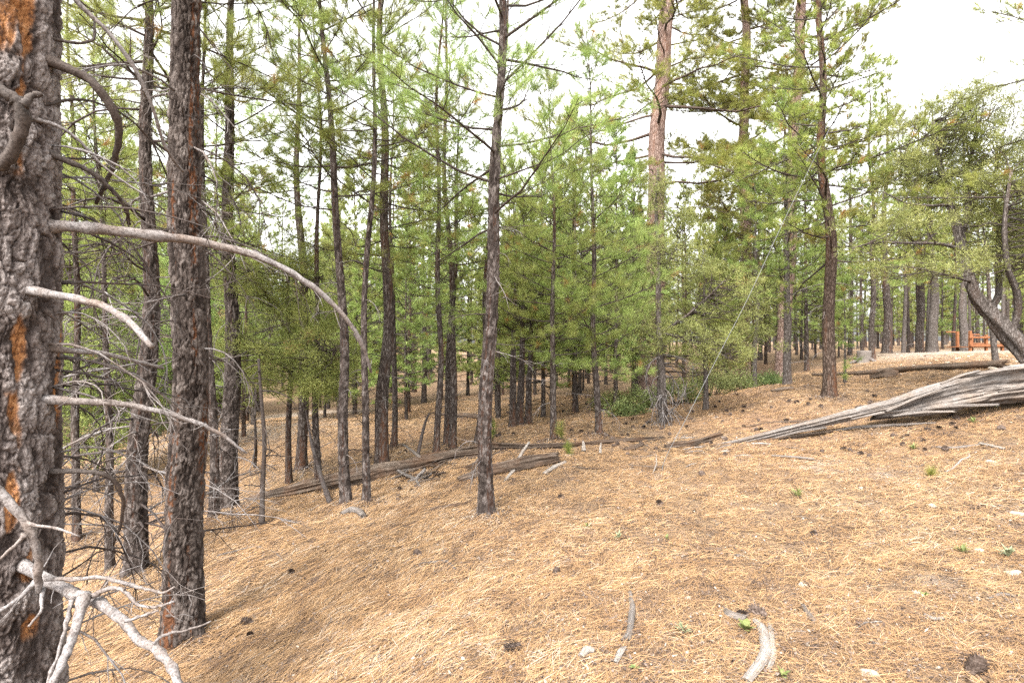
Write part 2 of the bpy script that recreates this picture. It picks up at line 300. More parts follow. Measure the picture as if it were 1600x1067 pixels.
# ------------------------------------------------------------------ terrain
# hero trees: px,py,Y of the foot; px at the frame's top; trunk width in px at eye level; height; py where the live crown begins; crown radius; branches; twigs per metre; dead branches
HERO = [
 dict(k='p', f=(288, 1003, 3.7), t=285, w=54, H=12, c=-60, R=1.8, nb=40, tw=9, nd=28, dl=0.85, bark='bark_brown', lab='thick dark pine with rust orange bark cracks and dead twigs, second trunk from the left'),
 dict(k='p', f=(213, 903, 5.1), t=232, w=27, H=7.6, c=150, R=1.6, nb=46, tw=9, nd=60, dl=1.4, lab='dark pine with tangled grey dead twigs standing between the two thick left trunks'),
 dict(k='p', f=(357, 795, 7.0), t=362, w=24, H=8, c=420, R=1.4, nb=46, tw=9, nd=26, dl=.9, lab='straight dark pine just right of the thick orange cracked second trunk'),
 dict(k='p', f=(334, 812, 6.2), t=318, w=12, H=7, c=380, R=1.0, nb=34, tw=8, nd=14, dl=.7, lab='thin dark pine half hidden behind the thick second trunk'),
 dict(k='p', f=(172, 898, 6.6), t=150, w=9, H=6.5, c=420, R=1.1, nb=36, tw=8, nd=18, dl=.9, lab='thin crooked pine in the deep shade beside the big left trunk'),
 dict(k='p', f=(120, 850, 8.0), t=112, w=10, H=9, c=430, R=1.5, nb=50, tw=9, nd=18, dl=1.0, lab='pine trunk seen just beside the edge of the big flaking trunk'),
 dict(k='p', f=(471, 735, 9.0), t=470, w=15, H=8.5, c=330, R=1.2, nb=46, tw=8, nd=12, dl=.6, lab='dark pine behind the left end of the long brown log'),
 dict(k='p', f=(498, 770, 7.6), t=492, w=9, H=7, c=300, R=.9, nb=34, tw=8, nd=12, dl=.6, lab='slender pine rising behind the brown log left of the leaning dead pole'),
 dict(k='p', f=(541, 790, 6.5), t=508, w=15, H=7.6, c=330, R=1.3, nb=44, tw=7, nd=12, dl=.6, lab='dark pine leaning left in front of the brown log, left one of the close pair'),
 dict(k='p', f=(573, 793, 6.4), t=580, w=11, H=8, c=330, R=.9, nb=36, tw=8, nd=10, dl=.5, lab='narrow pine standing in front of the brown log, right one of the close pair'),
 dict(k='p', f=(597, 735, 8.0), t=602, w=19, H=9.5, c=440, R=1.5, nb=60, tw=8, nd=14, dl=.6, lab='thick straight pine rising behind the brown log, right of the close pair'),
 dict(k='p', f=(616, 702, 10.), t=612, w=8, H=7, c=420, R=.8, nb=34, tw=8, nd=8, dl=.5, lab='thin straight pine just right of the thick pine behind the brown log'),
 dict(k='p', f=(682, 715, 8.2), t=690, w=9.5, H=8, c=540, R=1.0, nb=46, tw=8, nd=6, dl=.5, lab='slim pine right of the leaning snag, touching the long brown log'),
 dict(k='p', f=(707, 706, 9.0), t=697, w=10.5, H=8.5, c=480, R=1.1, nb=48, tw=8, nd=8, dl=.5, lab='dark pine with a twin trunk close by, just behind the slim pine'),
 dict(k='p', f=(699, 700, 9.6), t=722, w=9.5, H=6.2, c=480, R=.9, nb=36, tw=8, nd=6, dl=.5, lab='shorter rear trunk of the two dark pines behind the long brown log'),
 dict(k='p', f=(760, 803, 5.2), t=776, w=22.5, H=8.5, c=360, R=1.7, nb=56, tw=6.5, nd=16, dl=.45, lab='tall grey barked pine in the middle of the slope, foot in open needle litter'),
 dict(k='p', f=(748, 700, 9.4), t=790, w=12, H=9, c=420, R=1.1, nb=46, tw=8, nd=4, dl=.4, lab='slim pine mostly hidden behind the tall grey middle pine'),
 dict(k='p', f=(801, 664, 11.), t=806, w=9, H=5.0, c=520, R=1.1, nb=44, tw=9, nd=5, dl=.4, lab='bushy short pine, leftmost of three small ones right of the middle pine'),
 dict(k='p', f=(812, 665, 11.3), t=826, w=9, H=4.3, c=540, R=1.1, nb=44, tw=9, nd=5, dl=.4, lab='bushy short pine, middle one of three small ones right of the middle pine'),
 dict(k='p', f=(825, 661, 11.6), t=838, w=7, H=3.8, c=560, R=1.0, nb=40, tw=9, nd=4, dl=.4, lab='bushy short pine, rightmost of three small ones right of the middle pine'),
 dict(k='p', f=(865, 690, 8.2), t=858, w=8.5, H=5.2, c=560, R=1.0, nb=54, tw=9, nd=6, dl=.4, lab='slender green pine with a small seedling growing beside its foot'),
 dict(k='p', f=(936, 683, 8.5), t=914, w=9.5, H=6.0, c=600, R=1.15, nb=60, tw=9, nd=8, dl=.5, lab='curved slender pine leaning left, between the seedling and the huge red trunk'),
 dict(k='P', f=(1012, 612, 15.), t=1040, w=32, H=20, c=300, R=3.9, nb=74, tw=9, nd=8, dl=1.4, bark='bark_red', lab='huge old pine with pinkish red bark and heavy limbs, right of centre'),
 dict(k='P', f=(1165, 592, 19.), t=1163, w=19, H=22, c=360, R=4, nb=70, tw=9, nd=6, dl=1.2, bark='bark_red', lab='tall old pine with pale red bark, middle one of the three big pines'),
 dict(k='P', f=(1222, 588, 17.), t=1252, w=22, H=20, c=400, R=3.7, nb=70, tw=9, nd=6, dl=1.2, bark='bark_red', lab='tall red barked pine just behind the dark trunk at right, leaning right'),
 dict(k='p', f=(1180, 612, 14.), t=1178, w=7, H=6.5, c=470, R=1.1, nb=46, tw=8, nd=5, dl=.5, bark='bark_grey', lab='thin grey stemmed pine at the right end of the low green shrubs'),
 dict(k='p', f=(1230, 601, 12.), t=1226, w=12, H=6.2, c=470, R=1.3, nb=50, tw=8, nd=6, dl=.5, bark='bark_grey', lab='grey trunk pine left of the tall dark brown pine by the fallen logs'),
 dict(k='p', f=(1296, 622, 10.), t=1284, w=20, H=11, c=420, R=2.0, nb=70, tw=8, nd=8, dl=.6, bark='bark_brown', nm='needle_y', lab='tall dark brown pine with a bright green crown behind the big grey log'),
 dict(k='p', f=(1556, 565, 12.5), t=1500, w=8, H=4.0, c=480, R=.9, nb=24, tw=8, nd=3, dl=.4, bark='bark_grey', lab='thin leaning grey sapling in front of the orange railing'),
 dict(k='p', f=(1103, 640, 11.), t=1098, w=6, H=3.4, c=590, R=.8, nb=40, tw=9, nd=3, dl=.3, bark='bark_grey', lab='small green pine beside the low shrubs, just left of the hanging cable line'),
 dict(k='p', f=(1320, 601, 12.), t=1325, w=3, H=2.2, c=560, R=.35, nb=16, tw=8, nd=2, dl=.3, bark='bark_grey', lab='wispy pine sapling right behind the tall dark brown pine'),
 dict(k='p', f=(1363, 560, 17.), t=1360, w=9, H=9, c=460, R=1.4, nb=46, tw=7, nd=6, dl=.6, lab='thin dark pine at the left end of the pale road bank'),
 dict(k='p', f=(1385, 553, 20.5), t=1383, w=14, H=9.5, c=440, R=1.8, nb=46, tw=6, nd=10, dl=.7, lab='thick straight trunk rising behind the left end of the road bank'),
 dict(k='p', f=(1437, 552, 22.), t=1434, w=12, H=9.5, c=400, R=1.8, nb=46, tw=6, nd=10, dl=.8, lab='straight dark trunk behind the road bank, left of two close neighbours'),
 dict(k='p', f=(1457, 551, 21.), t=1452, w=15, H=9.2, c=410, R=1.8, nb=46, tw=6, nd=10, dl=.8, bark='bark_grey', lab='thick greyish trunk behind the road bank, right of two close neighbours'),
 dict(k='p', f=(1508, 549, 20.), t=1505, w=12, H=9.0, c=420, R=1.8, nb=46, tw=6, nd=6, dl=.6, bark='bark_grey', lab='pale grey trunk standing just left of the orange railing'),
 dict(k='p', f=(1700, 640, 7.6), t=1690, w=28, H=9, c=330, R=2.3, nb=34, tw=8, nd=4, dl=.5, nm='needle_y', lab='pine reaching green branch tips into the top right corner'),
]
CP = [unp(*h['f']) for h in HERO if h['f'][0] < 1650]
CP += [np.array(p, float) for p in [(0, 0, 0), (0, 2.6, 0), (-1.55, 2.2, -.3), (-3, 1, -.75), (2.3, 2.5, .07), (3.5, 3.9, .2), (5.2, 5.8, .36), (2, -4, .2), (-4, -4, -.9), (1.4, 4.6, .03),
      (0, -15, 0), (25, -15, 1), (-25, -15, -3), (-25, 5, -2.4), (-20, 30, -1.9), (-10, 16, -.9), (6.4, 8.2, .62), (3.6, 8.2, .22), (2.3, 8.3, .08),
      (0, 30, -.5), (12, 30, .9), (-60, 80, -2.5), (0, 90, -.3), (60, 80, 1.5), (40, 20, 1.6), (-400, 400, -3), (400, 400, 2), (400, -300, 2), (-400, -300, -4), (0, 400, 0)]]
CP += [unp(*p) for p in [(1400, 556, 17.3), (1600, 549, 17), (1500, 551, 17.2), (1340, 577, 15), (1450, 577, 13.5), (1590, 572, 12.5), (1720, 545, 18), (1600, 546, 24), (1420, 551, 26), (430, 660, 14), (700, 628, 17), (860, 622, 17), (120, 790, 9), (560, 650, 16), (1600, 632, 7.7), (950, 640, 13), (1080, 618, 14)]]
CP = np.array(CP)
MND = [((h['f'][0] - 800) / FPX * h['f'][2], h['f'][2], h['w'] / 2 / FPX * h['f'][2]) for h in HERO if h['f'][2] < 10.5]
def _phi(d2): return np.sqrt(d2 + .8)
_n = len(CP); _A = np.zeros((_n + 3, _n + 3))
_A[:_n, :_n] = _phi(((CP[:, None, :2] - CP[None, :, :2]) ** 2).sum(-1)) - 2e-2 * np.eye(_n)
_A[:_n, _n] = 1; _A[:_n, _n + 1:] = CP[:, :2]; _A[_n, :_n] = 1; _A[_n + 1:, :_n] = CP[:, :2].T
_W = np.linalg.solve(_A, np.concatenate([CP[:, 2], [0, 0, 0]]))
def Hg(x, y, micro=True):
    x = np.atleast_1d(np.asarray(x, float)).ravel(); y = np.atleast_1d(np.asarray(y, float)).ravel(); out = np.empty(len(x))
    for i in range(0, len(x), 60000):
        a, b = x[i:i + 60000], y[i:i + 60000]
        out[i:i + 60000] = _phi((a[:, None] - CP[:, 0]) ** 2 + (b[:, None] - CP[:, 1]) ** 2) @ _W[:_n] + _W[_n] + _W[_n + 1] * a + _W[_n + 2] * b
    if micro:
        P = np.stack([x, y, 0 * x], 1)
        for a, b, q in MND: out = out + .055 * np.exp(-((x - a) ** 2 + (y - b) ** 2) / (q + .16) ** 2)
        out = out + .016 * vn(P * 3.1, 5) + .03 * vn(P * .9, 6) + .011 * vn(P * 8, 7)
    return out
def gh(x, y): return float(Hg(x, y)[0])
def hit(px, py):
    d = np.array([(px - 800) / FPX, 1, (HY - py) / FPX]); Y = np.arange(1.2, 60, .05)
    z = Hg(d[0] * Y, Y); s = CZ + d[2] * Y - z
    i = int(np.argmax(s < 0)) if (s < 0).any() else len(Y) - 1
    y = Y[i]; return np.array([d[0] * y, y, gh(d[0] * y, y)])

def axis(a, b, step, far, g=1.16):
    c = list(np.arange(a, b, step)); s = step; x = c[-1]
    while x < far: s *= g; x += s; c.append(x)
    s = step; x = a; pre = []
    while x > -far: s *= g; x -= s; pre.append(x)
    return np.array(pre[::-1] + c)
gx = axis(-8, 9, .045, 420); gy = axis(1.4, 11, .045, 420)
X, Y = np.meshgrid(gx, gy); Z = Hg(X, Y)
g = MB(); nx, ny = len(gx), len(gy)
ii = (np.arange(ny - 1)[:, None] * nx + np.arange(nx - 1)[None]).ravel()
xr, yr = X.ravel(), Y.ravel()
# bare pale gravel: the road bank at the right and a clearing in the left distance
P3 = np.stack([xr, yr, 0 * xr], 1)
def sm(a, b, x): t = np.clip((x - a) / (b - a), 0, 1); return t * t * (3 - 2 * t)
bank = sm(14.5, 17.3, yr + .25 * vn(P3 * 1.5, 3) * 3) * sm(30, 26, yr) * sm(.6, .7, xr / np.maximum(yr, 1)) 
clear = sm(3.2, 1.2, np.hypot(xr + 6.3, (yr - 15) * .6)) * .6
patch = sm(.1, .5, fbm(P3 * .8, 3, 9)) * sm(1.5, 3, xr) * .55 * sm(9, 6, yr)
g.add(np.stack([xr, yr, Z], 1), np.stack([ii, ii + 1, ii + nx + 1, ii + nx], 1), a=np.clip(bank * .6 + clear + patch, 0, 1))
tag(g.build('ground', M['ground']), 'tan needle covered forest slope rising to the right', 'ground', kind='structure')

# fallen needles lying on the slope, denser close by
def litter():
    rs = np.random.default_rng(3); parts = []
    for (y0, y1, n, ln, wd) in ((1.6, 4, 170000, .115, .00135), (3.6, 7.5, 260000, .115, .002), (7, 17, 290000, .12, .0042)):
        yy = np.sqrt(rs.uniform(y0 * y0, y1 * y1, n)); xx = rs.uniform(-1.2, 1.2, n) * yy
        parts.append((xx, yy, np.full(n, ln), np.full(n, wd)))
    x, y, ln, wd = [np.concatenate(a) for a in zip(*parts)]
    P = np.stack([x, y, 0 * x], 1); n = len(x)
    bankm = sm(15, 17, y) * sm(8, 10, x); keep = rs.random(n) > bankm * .9
    keep &= rs.random(n) > sm(-.05, .3, fbm(P * 6.5, 4, 21)) * (.45 + .35 * sm(-1, 2, x))
    x, y, ln, wd, P = x[keep], y[keep], ln[keep], wd[keep], P[keep]; n = len(x)
    lr = sm(-1.5, 2.5, x / y * 3)
    base = R_(55) * (1 - lr) + R_(15) * lr + .5 * vn(P * .9, 30) + .45 * vn(P * 6, 31)
    ang = base + rs.standard_normal(n) * (.5 + .8 * lr)
    L = ln * rs.uniform(.55, 1.15, n); d = np.stack([np.cos(ang), np.sin(ang), 0 * x], 1); pp = np.stack([-np.sin(ang), np.cos(ang), 0 * x], 1)
    bend = rs.standard_normal(n) * .035
    V = np.zeros((n, 6, 3)); z0 = Hg(x, y); ex, ey = x + d[:, 0] * L, y + d[:, 1] * L; z1 = Hg(ex, ey)
    lift = rs.random(n) ** 2 * .014 + .001; tip = rs.random(n) ** 4 * .03
    for k, t in enumerate((0, .5, 1)):
        c = np.stack([x, y, 0 * x], 1) + d * (L * t)[:, None] + pp * (bend * L * 4 * t * (1 - t))[:, None]
        c[:, 2] = z0 * (1 - t) + z1 * t + lift + (tip * t if k else 0) + (.004 if k == 1 else 0)
        hw = wd * (.5 if k < 2 else .25)
        tl = rs.uniform(-.8, .8, n) if k == 0 else tl
        off = pp * hw[:, None]; off[:, 2] = hw * tl
        V[:, 2 * k] = c - off; V[:, 2 * k + 1] = c + off
    b = np.arange(n)[:, None] * 6
    Q = np.concatenate([b + np.array([[0, 1, 3, 2]]), b + np.array([[2, 3, 5, 4]])])
    v = np.clip(rs.beta(1.7, 1.3, n) + .08 * vn(P * 1.7, 40) - .26 * sm(.05, .5, vn(P * 8, 41)) - .1 * sm(0, .6, vn(P * 1.3, 43)) * sm(-.5, 1.5, x), 0, 1)
    m = MB(); m.add(V.reshape(-1, 3), Q, a=np.repeat(v, 6))
    tag(m.build('fallen_needles', M['litter'], smooth=False), 'dry straw coloured pine needles carpeting the slope', 'pine needles', kind='stuff')
litter()
def duff():
    rs = np.random.default_rng(13); n = 90000; y = np.exp(rs.uniform(math.log(1.7), math.log(14), n)); x = rs.uniform(-1.05, 1.05, n) * y
    for a0, b0, q in MND:
        k = rs.integers(0, n, 900); r = q + np.abs(rs.normal(size=900)) * .13; t = rs.uniform(0, 6.28, 900); x[k] = a0 + r * np.cos(t); y[k] = b0 + r * np.sin(t)
    c = np.stack([x, y, Hg(x, y) + rs.random(n) * .014 + .002], 1); a = rs.uniform(0, 6.28, n); sz = rs.uniform(.004, .013, n) * (1 + y * .05)
    u = np.stack([np.cos(a), np.sin(a), rs.normal(size=n) * .35], 1) * sz[:, None]; v = np.stack([-np.sin(a), np.cos(a), rs.normal(size=n) * .35], 1) * (sz * rs.uniform(.25, .7, n))[:, None]
    V = np.stack([c - u, c - v * .9, c + u * .8, c + v], 1); m = MB(); m.add(V.reshape(-1, 3), np.arange(n * 4).reshape(-1, 4), a=np.repeat(rs.random(n), 4))
    tag(m.build('duff', M['duff'], smooth=False), 'crumbled dark bark flakes and duff mixed into the needle litter', 'forest duff', kind='stuff')
duff()

# ------------------------------------------------------------------ vegetation geometry
def needles(mb, P, D, rs, K=34, ln=.13, wd=.0022, a0=.25, a1=1.35, back=.09):
    P = np.asarray(P); D = nrm(np.asarray(D)); N = len(P)
    if N == 0: return
    tv = np.clip(.48 + .2 * rs.standard_normal(N), 0, .9); tv[rs.random(N) < .02] = 1.2
    P = np.repeat(P, K, 0); D = np.repeat(D, K, 0); n = N * K
    r = nrm(rs.standard_normal((n, 3))); pr = nrm(r - (r * D).sum(1, keepdims=True) * D)
    th = rs.uniform(a0, a1, n)[:, None]; d = D * np.cos(th) + pr * np.sin(th); d[:, 2] -= .06; d = nrm(d)
    b = P - D * (rs.random(n) * back)[:, None]; L = ln * rs.uniform(.7, 1.15, n)[:, None]
    s = nrm(np.cross(d, rs.standard_normal((n, 3)))) * (wd / 2)
    V = np.stack([b - s, b + s, b + d * L], 1).reshape(-1, 3)
    v = np.repeat(tv, K) + .1 * rs.standard_normal(n)
    v = np.where(np.repeat(tv, K) > 1, 1, np.clip(v, 0, .94))
    mb.add(V, T=np.arange(n * 3).reshape(-1, 3), a=np.repeat(v, 3))
def sprays(mb, P, rs, K=60, rad=.12, ln=.035, wd=.007, flat=.7, out=None):
    P = np.asarray(P); N = len(P); tv = np.clip(.45 + .22 * rs.standard_normal(N), 0, .92); tv[rs.random(N) < .012] = 1.2
    n = N * K; C = np.repeat(P, K, 0); q = nrm(rs.standard_normal((n, 3))) * (rs.random(n) ** .45 * rad)[:, None]; q[:, 2] *= flat
    d = nrm(q + .5 * rad * rs.standard_normal((n, 3)) + np.array([0, 0, .03])); b = C + q
    s = nrm(np.cross(d, rs.standard_normal((n, 3)))) * (wd / 2); L = ln * rs.uniform(.6, 1.3, n)[:, None]
    V = np.stack([b - s, b + s, b + d * L + s * .5, b + d * L - s * .5], 1).reshape(-1, 3)
    v = np.repeat(tv, K) + .12 * rs.standard_normal(n); v = np.where(np.repeat(tv, K) > 1, 1, np.clip(v, 0, .94))
    mb.add(V, Q=np.arange(n * 4).reshape(-1, 4), a=np.repeat(v, 4))

def rotz(d, a): c, s = math.cos(a), math.sin(a); return np.array([d[0] * c - d[1] * s, d[0] * s + d[1] * c, d[2]])
def limbs_pine(path, rad, H, z0, R, nb, tw, rs, big=False, rr=1.0, detail=1.0, profile=.75):
    """wood mesh builder + tuft points and axes of a live crown"""
    mb = MB(); P = []; D = []; az = rs.uniform(0, 6.28)
    for i in range(nb):
        u = (i + rs.random()) / nb; z = z0 + (H - z0) * u ** .95; az += 2.4 + rs.normal() * .35
        L = R * ((1 - u) ** profile * .92 + .12) * (.65 + .5 * rs.random()) * min(1, .75 + u * 2)
        if big and rs.random() < .3: L *= .5
        el = (-.12 + .85 * u if not big else -.1 + .5 * u) + rs.normal() * .15
        p = path(z); n = 7; pts = [p]; a = az; e = el; seg = L / (n - 1); dirs = []
        for k in range(1, n):
            a += rs.normal() * (.12 if not big else .2); e += (.06 if not big else .03) + rs.normal() * (.07 if not big else .13)
            d = np.array([math.cos(a) * math.cos(e), math.sin(a) * math.cos(e), math.sin(e)]); dirs.append(d); pts.append(pts[-1] + d * seg)
        dirs.append(dirs[-1]); r0 = (.004 + .006 * L) * rr * (2.0 if big else 1)
        r0 = min(r0, rad(z) * .6 + .002)
        mb.tube(pts, np.linspace(r0 * (.62 if big else 1), .0025 * rr, n), 5 if not big else 6, a=rs.random(), cap=False)
        nt_ = max(3, int(tw * L * detail)); t0 = .18 if not big else .27
        for j in range(nt_):
            t = t0 + (1 - t0) * (j + rs.random()) / nt_; q = min(t, .999) * (n - 1); k = int(q); f = q - k
            b = pts[k] * (1 - f) + pts[k + 1] * f; sd = 1 if j % 2 else -1
            d = rotz(dirs[k], sd * rs.uniform(.5, 1.1)) + np.array([0, 0, rs.uniform(-.15, .5)]); d /= np.linalg.norm(d)
            l = (.12 + .38 * L * (1 - t) + (.1 if big else 0)) * rs.uniform(.6, 1.2); m = b + d * l * .5; d2 = d + np.array([0, 0, .25]) + rs.normal(size=3) * .12; d2 /= np.linalg.norm(d2)
            e2 = m + d2 * l * .5
            mb.tube([b, m, e2], [.0035 * rr + r0 * .12, .003 * rr, .002 * rr], 3, a=rs.random(), cap=False)
            P.append(e2); D.append(d2)
            ns = int(l / .19 * (1.6 if big else 1))
            for q2 in range(ns):
                s_ = rs.uniform(.3, 1); bb = b + (e2 - b) * s_; dd = rotz(d2, rs.choice([-1, 1]) * rs.uniform(.5, 1.2)) + np.array([0, 0, rs.uniform(0, .5)]); dd /= np.linalg.norm(dd)
                l3 = rs.uniform(.05, .13) * (1.5 if big else 1); P.append(bb + dd * l3); D.append(dd)
                if detail > .8: mb.tube([bb, bb + dd * l3], [.0025 * rr, .0018 * rr], 3, a=rs.random(), cap=False)
        P.append(pts[-1]); D.append(dirs[-1])
    P.append(path(H)); D.append(np.array([0, 0, 1.]))
    return mb, np.array(P), np.array(D)
def dead_branch(p, az, L, r0, rs, el=0., sag=.25, nt_=5, seg=5, mb=None):
    mb = mb or MB(); n = 8; pts = [np.array(p)]; a, e = az, el; dirs = []
    for k in range(1, n):
        a += rs.normal() * .16; e += -sag / n * 2.2 + rs.normal() * .12
        d = np.array([math.cos(a) * math.cos(e), math.sin(a) * math.cos(e), math.sin(e)]); dirs.append(d); pts.append(pts[-1] + d * L / (n - 1))
    tone = rs.random(); mb.tube(pts, np.linspace(r0, r0 * .25, n) * (1 + .12 * rs.standard_normal(n)), seg, a=tone)
    for j in range(nt_):
        k = rs.integers(1, n - 1); d = rotz(dirs[k], rs.choice([-1, 1]) * rs.uniform(.4, 1.1)) + np.array([0, 0, rs.uniform(-.7, .35)]); d /= np.linalg.norm(d)
        l = L * rs.uniform(.18, .5); q = [pts[k]]
        for _ in range(4): d = d + rs.normal(size=3) * .22; d /= np.linalg.norm(d); q.append(q[-1] + d * l / 4)
        mb.tube(q, np.linspace(r0 * .4, r0 * .12, 5), 4, a=tone, cap=False)
        if l > .2:
            for _ in range(2):
                m = rs.integers(1, 4); d3 = d + rs.normal(size=3) * .6; d3 /= np.linalg.norm(d3)
                mb.tube([q[m], q[m] + d3 * l * .2, q[m] + d3 * l * .35 + np.array([0, 0, -.02])], [r0 * .2, r0 * .14, r0 * .1], 3, a=tone, cap=False)
    return mb
def trunk_mb(path, rad, H, rs, seg=14, dz=.18, flare=.4, amp=.05, sink=.25):
    zs = np.concatenate([np.arange(-sink, .5, .05), np.arange(.5, H, dz), [H]])
    th = np.arange(seg) / seg * 2 * np.pi; V = []
    for z in zs:
        c = path(z); r = rad(z) * (1 + flare * math.exp(-max(z, 0) / .12))
        V.append(np.stack([c[0] + r * np.cos(th), c[1] + r * np.sin(th), np.full(seg, c[2])], 1))
    V = np.vstack(V); cen = np.repeat(np.array([path(z) for z in zs]), seg, 0); dv = V - cen
    o = rs.uniform(0, 50)
    f = 1 + amp * 2 * vn(np.stack([dv[:, 0] * 1.2 / .05, dv[:, 1] / .05, V[:, 2] * 2], 1) + o, 1) + amp * 2.2 * vn(np.stack([nrm(dv)[:, 0] * 1.2, nrm(dv)[:, 1] * 1.2, V[:, 2] * 1.3], 1) + o, 2)
    V = cen + dv * f[:, None]; n = len(zs); i = np.arange(n - 1)[:, None] * seg; j = np.arange(seg)[None]; k = (j + 1) % seg
    m = MB(); m.add(V, np.stack([i + j, i + k, i + seg + k, i + seg + j], -1).reshape(-1, 4)); return m

def furrowed_trunk(path, rad, H, seed, seg, dz, top):
    """trunk whose plates, furrows and exposed inner bark are real relief up to `top`, coarser above"""
    zs = np.concatenate([np.arange(-.25, top, dz), np.arange(top, H, .1), [H]]); th = np.arange(seg) / seg * 2 * np.pi
    C = np.array([path(z) for z in zs]); R = np.array([rad(z) * (1 + .1 * math.exp(-max(z, 0) / .16)) for z in zs])
    cx, sx = np.tile(np.cos(th), len(zs)), np.tile(np.sin(th), len(zs)); Rr = np.repeat(R, seg); Zr = np.repeat(zs, seg)
    S = np.stack([cx * rad(1.), sx * rad(1.), Zr], 1) + seed * 3.7
    W = np.stack([fbm(S * 14, 3, seed), fbm(S * 14, 3, seed + 3), fbm(S * 14, 3, seed + 6)], 1)
    f1, f2, cid = voro((S + W * .04) * np.array([1, 1, .45]) * 30, seed + 9); edge = np.clip((f2 - f1) * 2.4, 0, 1)
    fl = fbm(S * np.array([26, 26, 15]), 4, seed + 20); om = fbm(np.stack([cx * 3.2, sx * 3.2, Zr * 1.5], 1) + seed, 3, seed + 31)
    crk = np.exp(-(fbm(S * np.array([30, 30, 7]) + W * .8, 4, seed + 50) / .05) ** 2)
    o_ = sm(.27, .36, om + .2 * fl) * sm(.8, .35, edge + .5 * fl) + .6 * sm(.1, .25, om) * sm(.25, .05, edge)
    ter = np.floor((fl + cid * .9) * 6) / 6 * .4
    amp = min(.011, rad(1.) * .11)
    h = amp * (edge ** .6 * .8 + fl * .9 + ter * .8 - .8 - crk * .7) + rad(1.) * .07 * vn(np.stack([cx * 1.3, sx * 1.3, Zr * 1.6], 1) + seed, 5)
    tht = np.tile(th, len(zs)); Rr = Rr * (1 + np.exp(-np.clip(Zr, 0, None) / .09) * (.12 + .14 * np.cos(3 * tht + seed) + .1 * np.cos(5 * tht + 2 * seed)))
    V = np.stack([C[:, 0].repeat(seg) + (Rr + h) * cx, C[:, 1].repeat(seg) + (Rr + h) * sx, C[:, 2].repeat(seg)], 1)
    n = len(zs); i = np.arange(n - 1)[:, None] * seg; j = np.arange(seg)[None]; k = (j + 1) % seg
    m = MB(); m.add(V, np.stack([i + j, i + k, i + seg + k, i + seg + j], -1).reshape(-1, 4), a=np.clip(.2 + edge * .35 + ter * .8 + fl * .6 - .35 * crk, 0, 1)); return m, o_

def hero_pine(i, h):
    rs = np.random.default_rng(100 + i); px, py, Yd = h['f']; x, y = (px - 800) / FPX * Yd, Yd
    z = gh(x, y) - .01; H = h['H']; big = h['k'] == 'P'
    zt = CZ + .6 * Yd - z; tx = (h['t'] - 800) / FPX * Yd - x; sl = tx / zt; bw = .02 * H / 8 * (2.2 if not big else .8)
    ph = rs.uniform(0, 6.28, 4)
    def path(zz):
        zz = float(zz); s = min(1, max(0, zz) / 1.5)
        return np.array([sl * zz + bw * s * (math.sin(zz * .9 + ph[0]) + .5 * math.sin(zz * 2.3 + ph[1])), bw * s * (math.sin(zz * .8 + ph[2]) + .5 * math.sin(zz * 2.1 + ph[3])), zz])
    ze = max(.2, CZ - z); r1 = h['w'] / 2 / FPX * Yd * .92; TP = .93 if not big else .62; r0 = r1 / (1 - ze / H * TP)
    def rad(zz): return max(.006, r0 * (1 - max(0, zz) / H * TP))
    o = empty('old_ponderosa_pine' if big else 'ponderosa_pine', (x, y, z), h['lab'], 'pine tree')
    near = Yd < 7.2
    if near:
        m, o_ = furrowed_trunk(path, rad, H, 7 + i, 190 if Yd < 4 else 110 if r1 > .07 else 64, .007 if Yd < 4 else .011, min(H - .3, CZ + .62 * Yd + .3))
        t = m.build('trunk', M['near_brown' if h.get('bark') == 'bark_brown' else 'near_dark'], o)
        t.data.attributes.new('o', 'FLOAT', 'POINT').data.foreach_set('value', o_.astype(np.float32))
    else: trunk_mb(path, rad, H, rs, seg=16, dz=.15, amp=.04, flare=.3).build('trunk', M[h.get('bark', 'bark')], o)
    zc = max(.5, CZ + (HY - h['c']) / FPX * Yd - z)
    if zc < H - .4:
        wd = {0: .0024, 1: .0034, 2: .006, 3: .009}[0 if Yd < 5.5 else 1 if Yd < 10 else 2 if Yd < 16 else 3]
        mb, P, D = limbs_pine(path, rad, H, zc, h['R'] * (1.1 if not big else 1), int(h['nb'] * 1.1), h['tw'] * (1.05 if not big else .9), rs, big, rr=1 if Yd < 10 else 1.3, profile=.75 if not big else .45)
        nd = MB(); needles(nd, P, D, rs, a1=1.15, K=58 if Yd < 7 else 46 if Yd < 10 else 32, ln=.13 if not big else .17, wd=wd)
        cr = nd.build('crown', M[h.get('nm', 'needle_y' if big else 'needle')], o, smooth=False)
        mb.build('limbs', M['limb_red' if big else 'limb'], cr)
    for k in range(h['nd']):
        zz = rs.uniform(.35, max(zc * 1.05, 1)); L = h['dl'] * rs.uniform(.35, 1.15); az = rs.uniform(0, 6.28)
        p = path(zz); rr = rad(zz); p = p + np.array([math.cos(az), math.sin(az), 0]) * rr * .8
        m = dead_branch(p, az, L, min(.003 + .006 * L, rr * .5) * (1.5 if big else 1), rs, el=rs.uniform(-.1, .5), sag=rs.uniform(.1, .9), nt_=int(3 + L * 6))
        m.build('dead_branch', M['dead' if rs.random() < .5 else 'deaddark'], o)
    return o
for i, h in enumerate(HERO): hero_pine(i, h)

